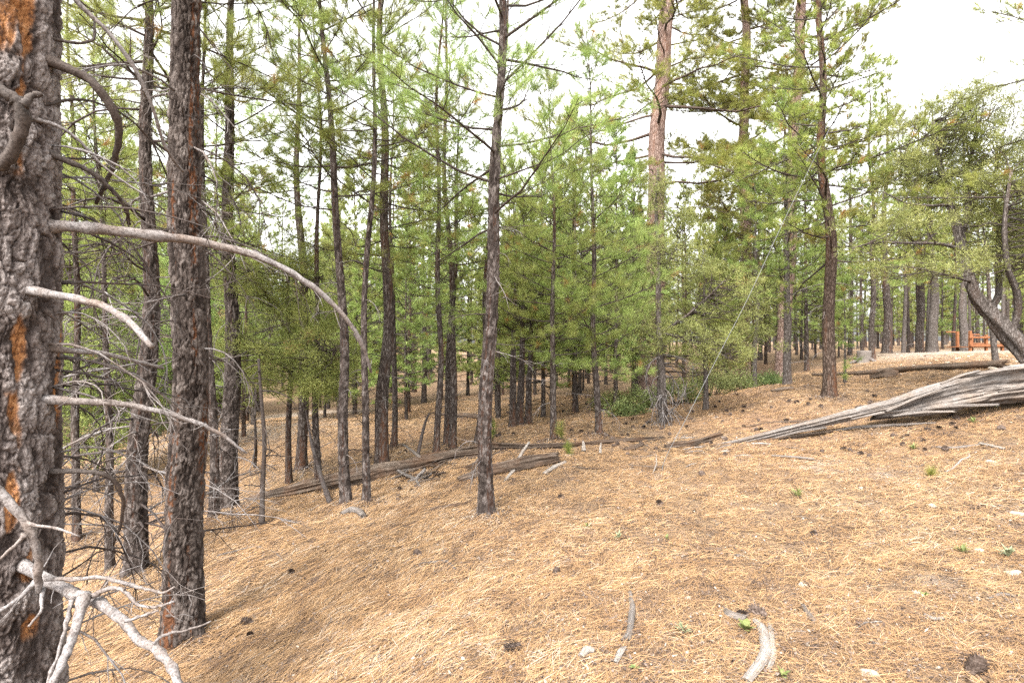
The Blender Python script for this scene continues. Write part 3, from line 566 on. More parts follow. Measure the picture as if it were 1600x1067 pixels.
# ------------------------------------------------------------------ the big flaking trunk at the left edge
def flaking_tree():
    rs = np.random.default_rng(5); bx, by = -2.045, 2.2; bz = gh(bx, by) - .05
    o = empty('old_flaking_pine', (bx, by, bz), 'massive pine trunk with grey flaking bark and orange patches at the left edge', 'pine tree')
    zs = np.concatenate([np.arange(-.2, 3.6, .0042), np.arange(3.6, 9, .08)]); seg = 440; th = np.arange(seg) / seg * 2 * np.pi
    T, Zz = np.meshgrid(th, zs); T = T.ravel(); Zz = Zz.ravel()
    r = (.232 - .012 * Zz) * (1 + .22 * np.exp(-np.clip(Zz, 0, None) / .35))
    r = np.where(Zz > 3.6, (.232 - .012 * 3.6) * np.clip(1 - (Zz - 3.6) / 6.2, .05, 1), r)
    cx, sx = np.cos(T), np.sin(T); S = np.stack([cx * .23, sx * .23, Zz], 1)
    W = np.stack([fbm(S * 9, 3, 60), fbm(S * 9, 3, 63), fbm(S * 9, 3, 66)], 1)
    Q = (S + W * .06) * np.array([1, 1, .33]); f1, f2, cid = voro(Q * 19, 70); edge = np.clip((f2 - f1) * 2.6, 0, 1)
    g1, g2, c2 = voro((S + W * .03) * np.array([1, 1, .8]) * 60, 80); e2 = np.clip((g2 - g1) * 2.2, 0, 1)
    fl = fbm(S * np.array([14, 14, 9]), 5, 90)
    crk = np.exp(-(fbm(S * np.array([24, 24, 7]) + W * .9, 5, 120) / .045) ** 2) + .6 * np.exp(-(fbm(S * np.array([50, 50, 30]) + W, 3, 130) / .06) ** 2)
    ter = np.floor((fl + cid * .8) * 7) / 7 * .35
    om = fbm(np.stack([cx * 1.25, sx * 1.25, Zz * .75], 1) * 2.0 + 3.1, 3, 95) + .16 * fl
    o_ = sm(.36, .44, om) * sm(.2, .5, 1 - edge + .5 * sm(.16, .3, om))
    # keep the exposed streak facing the camera as in the photograph
    ang = np.angle(np.exp(1j * (T - math.atan2(-by, -bx) - .48 - .14 * np.sin(Zz * 1.7 + 1))))
    st = .95 * sm(.11, .03, np.abs(ang + .1 * vn(np.stack([Zz * 5, 0 * Zz, 0 * Zz], 1), 99)) + .3 * fl + .05) * sm(.0, .2, vn(np.stack([Zz * 3.4, 0 * Zz + 3, 0 * Zz], 1), 98) + .34)
    o_ = np.maximum(o_, st)
    h = edge ** .6 * .013 + e2 * .004 + ter * .022 + fl * .012 - o_ * .01 - crk * .007
    plate = np.clip(.02 + edge * .4 + e2 * .22 + ter * 1.2 + fl * .7 - .3 * crk + .1, 0, 1)
    rr = r + h + .012 * vn(S * 3, 55)
    V = np.stack([rr * cx, rr * sx + .0 * Zz, Zz], 1); n = len(zs)
    V[:, 0] += .01 * Zz
    i = np.arange(n - 1)[:, None] * seg; j = np.arange(seg)[None]; k = (j + 1) % seg
    m = MB(); m.add(V, np.stack([i + j, i + k, i + seg + k, i + seg + j], -1).reshape(-1, 4), a=plate)
    t = m.build('trunk', M['hero'], o)
    at = t.data.attributes.new('o', 'FLOAT', 'POINT'); at.data.foreach_set('value', o_.astype(np.float32))
    def path(z): return np.array([.01 * z, 0, z])
    mb, P, D = limbs_pine(path, lambda z: .1, 9, 3.9, 2.2, 30, 7, rs)
    nd = MB(); needles(nd, P, D, rs, K=34, wd=.0024); c = nd.build('crown', M['needle'], o, smooth=False); mb.build('limbs', M['limb'], c)
    # dead branches traced from the photograph, each with its own depth
    BR = [
     ([(95, 355), (140, 355), (230, 367), (300, 375), (370, 390), (440, 415), (500, 455), (545, 500), (570, 545), (580, 582)], 2.25, 2.9, 17, 4, 'dead'),
     ([(35, 452), (100, 463), (150, 473), (190, 492), (215, 515), (238, 542)], 1.97, 2.0, 13, 8, 'dead'),
     ([(85, 625), (150, 627), (200, 632), (260, 645), (310, 660), (350, 680), (385, 708)], 2.2, 2.5, 12, 4, 'dead'),
     ([(100, 545), (160, 552), (210, 563), (255, 575)], 2.3, 2.6, 9, 4, 'dead'),
     ([(90, 92), (140, 120), (170, 160), (187, 195), (184, 225), (178, 255), (165, 290), (150, 318)], 2.2, 2.5, 15, 5, 'brown'),
     ([(-20, 130), (8, 145), (28, 157), (38, 180), (32, 215), (15, 248), (0, 262)], 1.86, 1.9, 18, 18, 'brown'),
     ([(36, 165), (48, 150), (66, 147)], 1.86, 1.86, 11, 7, 'brown'),
     ([(-25, 740), (0, 770), (30, 800), (50, 830), (60, 870), (60, 925)], 1.7, 1.75, 16, 10, 'dead'),
     ([(42, 818), (85, 824), (125, 838)], 1.7, 1.72, 5, 2.5, 'dead'),
     ([(40, 835), (20, 855), (-8, 880)], 1.71, 1.66, 6, 4, 'dead'),
     ([(30, 880), (75, 905), (110, 925), (150, 938), (190, 965), (215, 1000), (240, 1010), (268, 1040), (285, 1085)], 1.9, 1.75, 16, 12, 'dead'),
     ([(142, 932), (165, 920), (180, 917), (200, 925), (212, 945), (245, 950), (272, 939)], 1.88, 1.9, 8, 3, 'dead'),
     ([(85, 905), (120, 905), (160, 900), (200, 912), (240, 923), (255, 927), (273, 916)], 1.92, 1.95, 7, 3, 'dead'),
     ([(240, 1006), (255, 990), (290, 985), (330, 970)], 1.8, 1.9, 5, 2, 'dead'),
     ([(130, 932), (118, 985), (100, 1030), (70, 1090)], 1.86, 1.7, 13, 12, 'dead'),
     ([(113, 932), (102, 985), (88, 1030), (70, 1075)], 1.86, 1.8, 6, 4, 'dead'),
     ([(90, 920), (65, 955), (45, 978)], 1.9, 1.85, 6, 3, 'dead'),
     ([(195, 970), (222, 962), (248, 953)], 1.87, 1.9, 5, 3, 'dead'),
     ([(60, 905), (30, 935), (-10, 960)], 1.85, 1.75, 8, 6, 'dead'),
     ([(45, 183), (95, 198), (130, 225), (170, 270), (232, 308)], 2.0, 2.4, 6, 2.5, 'dead'),
     ([(92, 238), (140, 265), (180, 300), (200, 332), (202, 350)], 2.25, 2.5, 8, 4, 'brown'),
     ([(95, 738), (150, 735), (180, 748), (195, 780), (190, 820), (175, 852)], 2.3, 2.45, 8, 4, 'brown'),
     ([(90, 165), (130, 152), (200, 180), (258, 245)], 2.2, 2.7, 5, 2, 'brown'),
     ([(70, -60), (115, 0), (170, 50), (215, 110), (240, 170), (255, 225), (270, 250), (286, 268)], 2.2, 2.7, 8, 3, 'dead'),
     ([(95, 470), (125, 505), (150, 520), (210, 560)], 2.3, 2.7, 3, 1.5, 'dead'),
     ([(90, 60), (130, 70), (150, 60), (147, 30)], 2.3, 2.4, 5, 3, 'brown'),
    ]
    for k, (pp, y0, y1, w0, w1, mt) in enumerate(BR):
        n = len(pp)
        if 80 < pp[0][0] < 101: pp = [(pp[0][0] - 24, pp[0][1] - 1)] + pp[1:]
        if k not in (6, 7, 8, 9, 11, 12, 13, 14, 15, 16, 17, 18, 5, 23):
            q = (pp[0][0] - 800) / FPX; yc = (2.2 + q * bx) / (1 + q * q); dm = abs(q * 2.2 - bx) / math.sqrt(1 + q * q)
            y0 = yc - math.sqrt(max(0, .06 - dm * dm)) / math.sqrt(1 + q * q) + .03
        if k in (11, 12, 14, 15, 16): y0 += .09
        if k in (7, 8, 9, 18): y0, y1 = y0 + .22, y1 + .22
        if k in (5, 6): y0, y1 = y0 + .1, y1 + .13
        ys = np.linspace(y0, y1, n) ; P = np.array([unp(p[0], p[1], yy) for p, yy in zip(pp, ys)]) - np.array([bx, by, bz])
        # smooth resample
        tt = np.linspace(0, n - 1, n * 4); Q = np.stack([np.interp(tt, range(n), P[:, q]) for q in range(3)], 1)
        for _ in range(3): Q[1:-1] = (Q[:-2] + 2 * Q[1:-1] + Q[2:]) / 4
        Q[1:-1] += rs.normal(size=(len(Q) - 2, 3)) * .0012
        rad = np.linspace(w0, w1, len(Q)) / 2 / FPX * np.interp(tt, range(n), ys)
        if w0 < 18 and k not in (11, 12, 13, 17): rad[:3] *= (1.5, 1.25, 1.1)
        kn = 1 + .05 * rs.standard_normal(len(Q)); kn[rs.random(len(Q)) < .12] += .3
        m = MB(); m.tube(Q, rad * kn, 14, a=.75 if mt == 'dead' else .6, jit=.09, rs=rs)
        if w0 > 7 and k not in (1, 5, 6, 7, 14):
            for _ in range(5):
                a = rs.integers(3, len(Q) - 1); d = rs.normal(size=3); d[2] -= .5; d = nrm(d + (Q[a] - Q[a - 1]) / np.linalg.norm(Q[a] - Q[a - 1])); l = rs.uniform(.04, .16)
                q = [Q[a]]
                for _ in range(3): d = nrm(d + rs.normal(size=3) * .25); q.append(q[-1] + d * l / 3)
                m.tube(q, np.linspace(min(rad[a] * .5, .003), .0009, 4), 4, a=.7, cap=False)
        m.build('dead_branch', M['dead' if mt == 'dead' else 'limb'], o)
    for k in range(40):
        zz = rs.uniform(.6, 2.9); az = rs.uniform(.1, 1.5); L = rs.uniform(.3, .75); p = np.array([.01 * zz + math.cos(az) * .2, math.sin(az) * .2, zz])
        dead_branch(p, az, L, .004 + .003 * L, rs, el=rs.uniform(-.1, .4), sag=rs.uniform(.2, 1), nt_=6).build('dead_branch', M['dead' if k % 2 else 'deaddark'], o)
flaking_tree()

# ------------------------------------------------------------------ junipers
def juniper(name, label, base, stems, blobs, nclump, rs, bark='bark_grey', leaf='juniper', K=60, rad=.12, ln=.035, wd=.008, tw_r=.006):
    o = empty(name, base, label, 'juniper tree'); nodes = []; base = np.array(base)
    for (P, r0, r1) in stems:
        P = np.array(P, float) - base; n = len(P); tt = np.linspace(0, n - 1, n * 5); Q = np.stack([np.interp(tt, range(n), P[:, q]) for q in range(3)], 1)
        for _ in range(4): Q[1:-1] = (Q[:-2] + 2 * Q[1:-1] + Q[2:]) / 4
        m = MB(); rr = np.linspace(r0, r1, len(Q)) * (1 + .05 * rs.standard_normal(len(Q)))
        sg = 28 if r0 > .08 else 10; t = nrm(np.gradient(Q, axis=0)); m.tube(Q, rr, sg, jit=0)
        V = m.V[0][:-2].reshape(len(Q), sg, 3); c = Q[:, None]; th = np.arange(sg) / sg * 6.283
        tw = .22 * np.sin(th[None] * 4 + np.arange(len(Q))[:, None] * .25) + .1 * np.sin(th[None] * 9 - np.arange(len(Q))[:, None] * .4)
        if r0 > .05: V = c + (V - c) * (1 + tw[..., None] * .9)
        m.V[0] = np.vstack([V.reshape(-1, 3), m.V[0][-2:]])
        m.build('trunk' if r0 > .03 else 'branch', M[bark], o); nodes.append(Q[len(Q) // 4:])
    nodes = np.vstack(nodes); wts = np.array([b[1][0] * b[1][2] for b in blobs]); wts = wts / wts.sum(); C = []
    for b, wt in zip(blobs, wts):
        n = int(nclump * wt); q = nrm(rs.standard_normal((n, 3))) * (rs.random(n) ** .4)[:, None]; C.append((np.array(b[0]) - base) + q * np.array(b[1]))
    C = np.vstack(C); C = C[fbm((C + base) * 1.7, 2, 77) > -.17]
    tw = MB()
    for c in C:
        d = np.linalg.norm((nodes - c) * np.array([1, 1, 1.3]), axis=1) + .5 * np.maximum(0, nodes[:, 2] - c[2]); k = int(rs.choice(np.argsort(d)[:14])); p = nodes[k]
        if d[k] > 1.6 and rs.random() < .5: continue
        m = (p + c) / 2 + rs.normal(size=3) * .05 - np.array([0, 0, .06]); l = np.linalg.norm(c - p)
        tw.tube([p, (p + m) / 2 + rs.normal(size=3) * .02, m, (m + c) / 2 + rs.normal(size=3) * .02, c], np.linspace(min(.004 + l * tw_r, .02), .002, 5), 4, a=rs.random() * .6, cap=False)
    sp = MB(); sprays(sp, np.vstack([C, C + rs.normal(size=C.shape) * rad * .8]), rs, K=K, rad=rad, ln=ln, wd=wd)
    cr = sp.build('crown', M[leaf], o, smooth=False); tw.build('limbs', M['limb'], cr)
    return o
U = unp
rs = np.random.default_rng(11)
# right edge, twisted leaning trunk
b = U(1655, 612, 8.2); b[2] = gh(b[0], b[1])
juniper('twisted_juniper', 'large juniper with a twisted grey trunk leaning left over the right edge', b, [
   ([b - [0, 0, .2], b + [0, 0, .0], U(1610, 560, 8.3), U(1575, 522, 8.4), U(1545, 487, 8.5), U(1522, 462, 8.6), U(1512, 425, 8.7), U(1500, 370, 8.8), U(1482, 310, 8.9), U(1465, 250, 9), U(1458, 190, 9)], .145, .022),
   ([U(1578, 520, 8.4), U(1592, 490, 8.3), U(1590, 455, 8.2), U(1572, 420, 8.1), U(1568, 350, 8), U(1580, 270, 8)], .055, .02),
   ([U(1545, 487, 8.5), U(1562, 462, 8.6), U(1560, 420, 8.8), U(1562, 360, 9), U(1548, 300, 9.1), U(1562, 240, 9.1)], .05, .018),
   ([U(1508, 392, 8.7), U(1470, 380, 8.5), U(1420, 380, 8.3), U(1370, 378, 8.2), U(1330, 388, 8.1)], .028, .008),
   ([U(1484, 320, 8.9), U(1450, 322, 8.8), U(1415, 318, 8.7), U(1380, 300, 8.6)], .024, .007),
   ([U(1500, 370, 8.8), U(1520, 330, 9), U(1510, 270, 9.2), U(1530, 200, 9.3)], .03, .01),
   ([U(1475, 290, 8.9), U(1440, 280, 9.1), U(1405, 250, 9.2)], .022, .007),
   ([U(1515, 440, 8.6), U(1480, 430, 8.2), U(1440, 420, 7.9)], .02, .006)],
   [(U(1465, 190, 9), (.75, .8, .6)), (U(1545, 190, 9.2), (.7, .8, .6)), (U(1590, 260, 8.4), (.7, .8, .7)), (U(1500, 270, 9), (.9, .9, .5)), (U(1420, 265, 9), (.5, .6, .35)),
    (U(1400, 355, 8.4), (.9, .7, .32)), (U(1540, 350, 8.8), (.8, .8, .5)), (U(1590, 400, 8.2), (.6, .8, .4)), (U(1450, 415, 8.2), (.8, .7, .22)), (U(1345, 400, 8.2), (.45, .5, .25)), (U(1640, 330, 8), (.7, .8, .9))], 760, rs, K=72, ln=.045, wd=.0065)
# centre, spreading in front of the huge red pine
b = U(1036, 662, 10); b[2] = gh(b[0], b[1])
juniper('grey_juniper', 'bushy grey green juniper with bare grey foot in front of the huge red trunk', b, [
   ([b - [0, 0, .2], b, U(1034, 600, 10), U(1030, 540, 10), U(1028, 470, 10), U(1030, 400, 10), U(1024, 330, 10), U(1028, 262, 10)], .085, .012),
   ([U(1032, 520, 10), U(1065, 500, 9.8), U(1100, 470, 9.6), U(1130, 440, 9.4)], .03, .008),
   ([U(1032, 540, 10), U(1000, 510, 10.2), U(960, 500, 10.3)], .03, .008),
   ([U(1030, 430, 10), U(1050, 400, 10), U(1065, 360, 10.2)], .02, .008),
   ([U(1033, 520, 10), U(1080, 530, 9.8), U(1140, 560, 9.5)], .024, .006)],
   [(U(1027, 300, 10), (.28, .3, .5)), (U(1075, 340, 10), (.35, .4, .35)), (U(1020, 390, 10), (.65, .6, .45)), (U(1090, 420, 9.8), (.7, .7, .45)), (U(1000, 480, 10.2), (.6, .6, .5)), (U(1130, 470, 9.6), (.8, .7, .5)), (U(1080, 530, 9.8), (1.1, .8, .45)), (U(1160, 540, 9.8), (.7, .7, .4))], 380, rs, K=66, ln=.045, wd=.0065)
# left, dark green juniper foliage between the trunks
b = U(452, 742, 8.4); b[2] = gh(b[0], b[1])
juniper('dark_green_juniper', 'dark green drooping juniper filling the gap between the second trunk and the left leaning pine', b, [
   ([b - [0, 0, .2], b, U(450, 660, 8.3), U(456, 570, 8.2), U(448, 480, 8.1), U(452, 400, 8.0)], .06, .015),
   ([U(452, 600, 8.2), U(500, 560, 7.5), U(530, 540, 7.1)], .025, .007), ([U(452, 580, 8.2), U(400, 540, 7.4), U(370, 520, 7)], .025, .007),
   ([U(450, 500, 8.1), U(480, 450, 7.8), U(505, 430, 7.5)], .02, .006), ([U(450, 520, 8.1), U(410, 450, 7.6), U(380, 420, 7.2)], .02, .006)],
   [(U(460, 410, 7.8), (.5, .6, .3)), (U(400, 440, 7.4), (.5, .6, .35)), (U(470, 490, 7.7), (.7, .6, .3)), (U(390, 540, 7.2), (.6, .6, .32)), (U(500, 545, 7.4), (.6, .6, .36)), (U(450, 590, 7.6), (.8, .7, .28)), (U(510, 600, 7.4), (.4, .5, .22))], 330, rs, leaf='fir', bark='bark', K=70, ln=.055, wd=.005)
for i, (px, py, Yd, hh, lab) in enumerate([(150, 800, 9.5, 3.6, 'dark green juniper bush in the shade behind the big left trunk'), (270, 760, 11, 4.2, 'dark green juniper bush seen between the two thick left trunks'), (395, 690, 14, 4.5, 'dark green juniper bush beyond the clearing at left')]):
    b = U(px, py, Yd); b[2] = gh(b[0], b[1]); top = b + [.1, 0, hh]
    juniper('juniper_bush', lab, b, [([b - [0, 0, .2], b, b + [.05, 0, hh * .5], top], .06, .01), ([b + [0, 0, .4], b + [.5, -.3, hh * .45], b + [.8, -.4, hh * .6]], .03, .008), ([b + [0, 0, .4], b + [-.5, -.2, hh * .5], b + [-.8, -.3, hh * .65]], .03, .008)],
        [(b + [0, 0, hh * .35], (1.1, 1.1, hh * .22)), (b + [0, 0, hh * .62], (.9, .9, hh * .25)), (b + [0, 0, hh * .88], (.45, .45, hh * .16))], 380, rs, leaf='fir', K=46, rad=.15, ln=.045, wd=.012)

# ------------------------------------------------------------------ trees of the wood behind
def proto(seed, H, z0, R, nb, tw, r0, K, wd, bark, leaf, big=False, nd=6):
    rs = np.random.default_rng(seed); ph = rs.uniform(0, 6, 2); bw = .03 * H / 8
    path = lambda z: np.array([bw * math.sin(z * .8 + ph[0]) - bw * math.sin(ph[0]), bw * math.sin(z * .7 + ph[1]) - bw * math.sin(ph[1]), float(z)])
    rad = lambda z: max(.012, r0 * (1 - max(0, z) / H * .95))
    t = trunk_mb(path, rad, H, rs, 10, .3).mesh('trunk', M[bark]); mb, P, D = limbs_pine(path, rad, H, z0, R, nb, tw, rs, big, 1.6, .7)
    for k in range(nd):
        zz = rs.uniform(.3, z0 + .3); az = rs.uniform(0, 6.28); dead_branch(path(zz), az, rs.uniform(.3, .9), .009, rs, .1, .4, 3, 4, mb)
    n = MB(); needles(n, P, D, rs, K=K, ln=.15, wd=wd)
    return t, n.mesh('crown', M[leaf], False), mb.mesh('limbs', M['limb']), H
def inst(pr, name, loc, rz, s, label, group):
    o = empty(name, loc, label, 'pine tree', group); o.rotation_euler.z = rz; o.scale = (s, s, s)
    t = bpy.data.objects.new('trunk', pr[0]); col.objects.link(t); t.parent = o
    c = bpy.data.objects.new('crown', pr[1]); col.objects.link(c); c.parent = o
    l = bpy.data.objects.new('limbs', pr[2]); col.objects.link(l); l.parent = c
    return o
PR = {'bush': [proto(201, 5.5, .7, 1.35, 72, 7.5, .05, 24, .013, 'bark', 'needle_far'), proto(202, 6.5, 1.0, 1.3, 76, 7.5, .055, 24, .013, 'bark', 'needle_far'), proto(203, 5, .6, 1.2, 66, 7.5, .045, 24, .013, 'bark', 'needle')],
      'tall': [proto(211, 10, 2.6, 1.7, 76, 5.5, .095, 20, .014, 'bark', 'needle_far'), proto(212, 11, 3.6, 1.8, 76, 5.5, .105, 20, .014, 'bark', 'needle_far'), proto(213, 9.5, 2.2, 1.5, 72, 5.5, .09, 20, .014, 'bark_brown', 'needle')],
      'bare': [proto(221, 13, 5.2, 2.0, 66, 5, .125, 20, .016, 'bark', 'needle_far', nd=24), proto(222, 14, 6, 2.1, 66, 5, .14, 20, .016, 'bark_grey', 'needle', nd=24)]}
rb = random.Random(4); placed = [(unp(*h['f'])[0], h['f'][2]) for h in HERO]; cnt = 0; tries = 0
def sector(px):
    for lim, t in ((110, 'behind the big flaking trunk'), (330, 'between the two thick left trunks'), (520, 'left of the close pair of pines'), (640, 'behind the close pair of pines'), (760, 'just left of the middle pine'),
                   (900, 'just right of the middle pine'), (1010, 'left of the huge red trunk'), (1170, 'right of the huge red trunk'), (1290, 'left of the dark brown pine'), (1420, 'right of the dark brown pine'), (1520, 'left of the orange railing')):
        if px < lim: return t
    return 'behind the twisted juniper'
while cnt < 430 and tries < 14000:
    tries += 1
    px = rb.uniform(-150, 1760) if rb.random() < .86 else rb.choice([rb.uniform(-700, -150), rb.uniform(1760, 2300)]); Yd = 12.5 + rb.random() ** 1.2 * 42; x = (px - 800) / FPX * Yd
    if px > 1320 and Yd < 20.5: continue
    if 1090 < px < 1340 and Yd < 17: continue
    if 395 < px < 500 and Yd < 19: continue
    if 600 < px < 760 and Yd < 13.5: continue
    if px > 1300 and rb.random() < .15: continue
    if any((x - a) ** 2 + (Yd - b_) ** 2 < (.8 if Yd < 25 else 1.1) ** 2 for a, b_ in placed): continue
    placed.append((x, Yd)); cnt += 1
    z = gh(x, Yd) - .05; ty = rb.uniform(250, 440) if rb.random() < .8 else rb.uniform(120, 260)
    if px > 1320: ty = rb.uniform(200, 400); kind = 'bare' if Yd < 30 or rb.random() < .5 else 'bush'
    elif px < 420: ty = rb.uniform(120, 400); kind = rb.choice(['tall', 'bush', 'tall'])
    else: kind = 'bush' if Yd < 22 and rb.random() < .75 else rb.choice(['tall', 'tall', 'bush'])
    H = CZ + (HY - ty) / FPX * Yd - z
    if kind == 'bush': H = min(H, 8 if px < 1320 else 9.5)
    if H > 9 and kind == 'bush' and px < 1320: kind = 'tall'
    pr = rb.choice(PR[kind]); s = max(.55, min(1.5, H / pr[3]))
    sec = sector(px); dep = 'nearer rows' if Yd < 22 else 'middle rows' if Yd < 36 else 'deepest rows'
    kd = {'bush': 'bushy young pine', 'tall': 'slender background pine', 'bare': 'bare trunked dark pine'}[kind]
    lab = kd + ' in the ' + dep + ' ' + sec; grp = kd + 's in the ' + dep + ' ' + sec
    inst(pr, {'bush': 'young_pine', 'tall': 'slender_pine', 'bare': 'bare_trunk_pine'}[kind], (x, Yd, z), rb.uniform(0, 6.28), s, lab, grp)
# trees beside and behind the camera are left out; the far-off wood reads as one mass
def far_wood():
    rs = np.random.default_rng(9); n = MB(); t = MB()
    for k in range(240):
        Yd = rs.uniform(56, 120); x = rs.uniform(-1.15, 1.15) * Yd; z = float(Hg(x, Yd, False)[0]); H = rs.uniform(6, 11) * (Yd / 70) ** .5; R = H * .17
        m = 110; u = rs.random(m) ** .8; a = rs.uniform(0, 6.28, m); q = R * (1.05 - u) * np.sqrt(rs.random(m))
        P = np.stack([x + q * np.cos(a), Yd + q * np.sin(a), z + H * (.1 + .9 * u)], 1); D = nrm(np.stack([np.cos(a), np.sin(a), .5 + 0 * a], 1))
        needles(n, P, D, rs, K=7, ln=.5, wd=.09); t.tube([[x, Yd, z - .3], [x, Yd, z + H * .5], [x, Yd, z + H]], [.16, .1, .02], 5, cap=False)
    tag(n.build('far_wood', M['needle_far'], smooth=False), 'far-off pine wood closing the view behind the trees', 'forest', kind='stuff')
    tag(t.build('far_wood_trunks', M['bark']), 'trunks of the far-off pine wood', 'forest', kind='stuff')
far_wood()

# ------------------------------------------------------------------ logs and sticks
def log_mesh(P, Rd, mat, parent=None, name='log', seg=22, rough=.25, flat=.8, seed=0, res=10, broken=.06, loc=None, ridge=5):
    """P world polyline, Rd radii; deep grooves run along the grain and both ends are splintered"""
    rs = np.random.default_rng(500 + seed); P = np.array(P, float); n = len(P); N = n * res; tt = np.linspace(0, n - 1, N)
    Q = np.stack([np.interp(tt, range(n), P[:, q]) for q in range(3)], 1); rr = np.interp(tt, range(n), Rd)
    for _ in range(res // 2): Q[1:-1] = (Q[:-2] + 2 * Q[1:-1] + Q[2:]) / 4
    ln = np.concatenate([[0], np.cumsum(np.linalg.norm(np.diff(Q, axis=0), axis=1))])
    t = nrm(np.gradient(Q, axis=0)); u = nrm(np.cross(t, [0, 0, 1.])); v = nrm(np.cross(u, t))
    th = np.arange(seg) / seg * 2 * np.pi; o = rs.uniform(0, 90)
    TH, LL = np.meshgrid(th, ln); c, s = np.cos(TH).ravel(), np.sin(TH).ravel(); l = LL.ravel()
    gN = np.stack([c * ridge * .5, s * ridge * .5, l * .55], 1) + o
    f = 1 + rough * (1.5 * vn(gN, 1) + .9 * vn(gN * np.array([2.2, 2.2, 1.5]), 2) - .5 * (np.abs(vn(gN * np.array([1.4, 1.4, .6]), 3)) < .1)) + .15 * rough * vn(np.stack([c * 8, s * 8, l * 6], 1), 4)
    f = f + rough * (.35 * vn(gN * np.array([5, 5, 2.5]), 7) + .3 * vn(gN * np.array([11, 11, 5]), 8) + .35 * vn(gN * np.array([3, 3, 9]), 9)); f = np.clip(f, .25, 2)
    wp = TH.ravel() + .5 * vn(np.stack([l * .9, c, s], 1) + o, 11); cw, sw = np.cos(wp), np.sin(wp)
    pl = np.floor((wp % 6.2832) * ridge * .55 + o); br = np.floor(l * (.9 + _h(pl.astype(int), pl.astype(int) * 0, pl.astype(int) * 0, seed)) + 9 * _h(pl.astype(int), pl.astype(int) * 0 + 1, pl.astype(int) * 0, seed))
    f = f + rough * .75 * (_h(pl.astype(int), br.astype(int), pl.astype(int) * 0 + 2, seed) - .5); f = np.clip(f, .25, 2)
    R2 = np.repeat(rr, seg) * f
    sh = (rs.random(seg) * broken * 6)[None] * np.repeat(rr[:, None], seg, 1)
    V = np.repeat(Q, seg, 0) + (R2 * c)[:, None] * np.repeat(u, seg, 0) + (R2 * s * flat)[:, None] * np.repeat(v, seg, 0)
    # splintered ends
    e0 = np.exp(-l / (.15 + rr[0] * 2)); e1 = np.exp(-(ln[-1] - l) / (.15 + rr[-1] * 2)); jag = np.tile(rs.random(seg), N)
    V += np.repeat(t, seg, 0) * ((e1 - e0) * (jag - .3) * np.repeat(rr, seg) * broken * 25)[:, None]
    i = np.arange(N - 1)[:, None] * seg; j = np.arange(seg)[None]; k = (j + 1) % seg
    m = MB(); V = np.vstack([V, Q[:1] + t[:1] * rr[0] * .5, Q[-1:] - t[-1:] * rr[-1] * .5]); b = (N - 1) * seg
    T = [[(q + 1) % seg, q, N * seg] for q in range(seg)] + [[b + q, b + (q + 1) % seg, N * seg + 1] for q in range(seg)]
    V0 = np.array(loc if loc is not None else [0, 0, 0]); m.add(V - V0, np.stack([i + j, i + k, i + seg + k, i + seg + j], -1).reshape(-1, 4), T)
    ob = m.build(name, M[mat], parent, loc=None if parent is not None or loc is None else loc)
    G = np.vstack([np.stack([l, np.tile(th, N) * .16 + 0 * l, 0 * l], 1), [[0, 0, 0], [ln[-1], 0, 0]]])
    G[:-2, 1] = c * .12 + o; G[:-2, 2] = s * .12; G[-2:, 1] = o
    at = ob.data.attributes.new('gr', 'FLOAT_VECTOR', 'POINT'); at.data.foreach_set('vector', G.astype(np.float32).ravel())
    return ob
def on(px, py, Yd=None, up=0.):
    if Yd is None: p = hit(px, py)
    else: p = U(px, py, Yd); p[2] = gh(p[0], p[1])
    return p + np.array([0, 0, up])
# big grey log at right
base = on(1450, 640); E = empty('weathered_log', base, 'huge split silver grey log running down to the left from the right edge', 'log')
log_mesh([U(1365, 648, 8.0), U(1420, 632, 7.9), U(1480, 618, 7.8), U(1540, 606, 7.7), U(1620, 598, 7.6), U(1720, 585, 7.5)], [.07, .17, .24, .28, .3, .32], 'log_grey', E, 'log_body', seg=120, rough=.24, flat=.78, seed=1, res=26, loc=base, ridge=4.5)
log_mesh([U(1075, 705, 8.2), U(1150, 692, 8.1), U(1230, 672, 8.0), U(1310, 652, 7.9), U(1390, 633, 7.8), U(1450, 612, 7.75), U(1540, 588, 7.7)], [.045, .06, .075, .085, .09, .1, .08], 'log_grey', E, 'split_slab', seg=80, rough=.26, flat=.72, seed=2, res=24, loc=base, ridge=6)
log_mesh([U(1385, 642, 7.6), U(1430, 622, 7.55), U(1475, 606, 7.55)], [.03, .035, .02], 'log_grey', E, 'splinter', seg=14, rough=.25, flat=.5, seed=3, res=14, loc=base)
for k, (a, b_, r) in enumerate([((1210, 684, 7.9), (1290, 668, 7.85), .025), ((1330, 655, 7.7), (1420, 640, 7.6), .028), ((1180, 694, 8.0), (1250, 682, 7.95), .02), ((1395, 650, 7.5), (1490, 643, 7.4), .03), ((1470, 600, 7.5), (1530, 580, 7.45), .03), ((1500, 590, 7.55), (1625, 572, 7.35), .05), ((1440, 640, 7.6), (1560, 632, 7.4), .03), ((1560, 612, 7.35), (1650, 600, 7.2), .035)]):
    log_mesh([U(*a), (U(*a) + U(*b_)) / 2 + [0, 0, .02], U(*b_)], [r * .5, r, r * .8], 'log_grey', E, 'splinter', seg=16, rough=.3, flat=.6, seed=10 + k, res=14, loc=base)
def alog(name, label, pts, rads, mat, seed, cat='log', up=.5, **kw):
    P = [on(*p[:2], *(p[2:3])) for p in pts]; P = [p + np.array([0, 0, r * up + (q[3] if len(q) > 3 else 0)]) for p, r, q in zip(P, rads, pts)]
    b = P[0].copy(); b[2] -= rads[0] * up
    return tag(log_mesh(P, rads, mat, None, name, seed=seed, loc=b, **kw), label, cat)
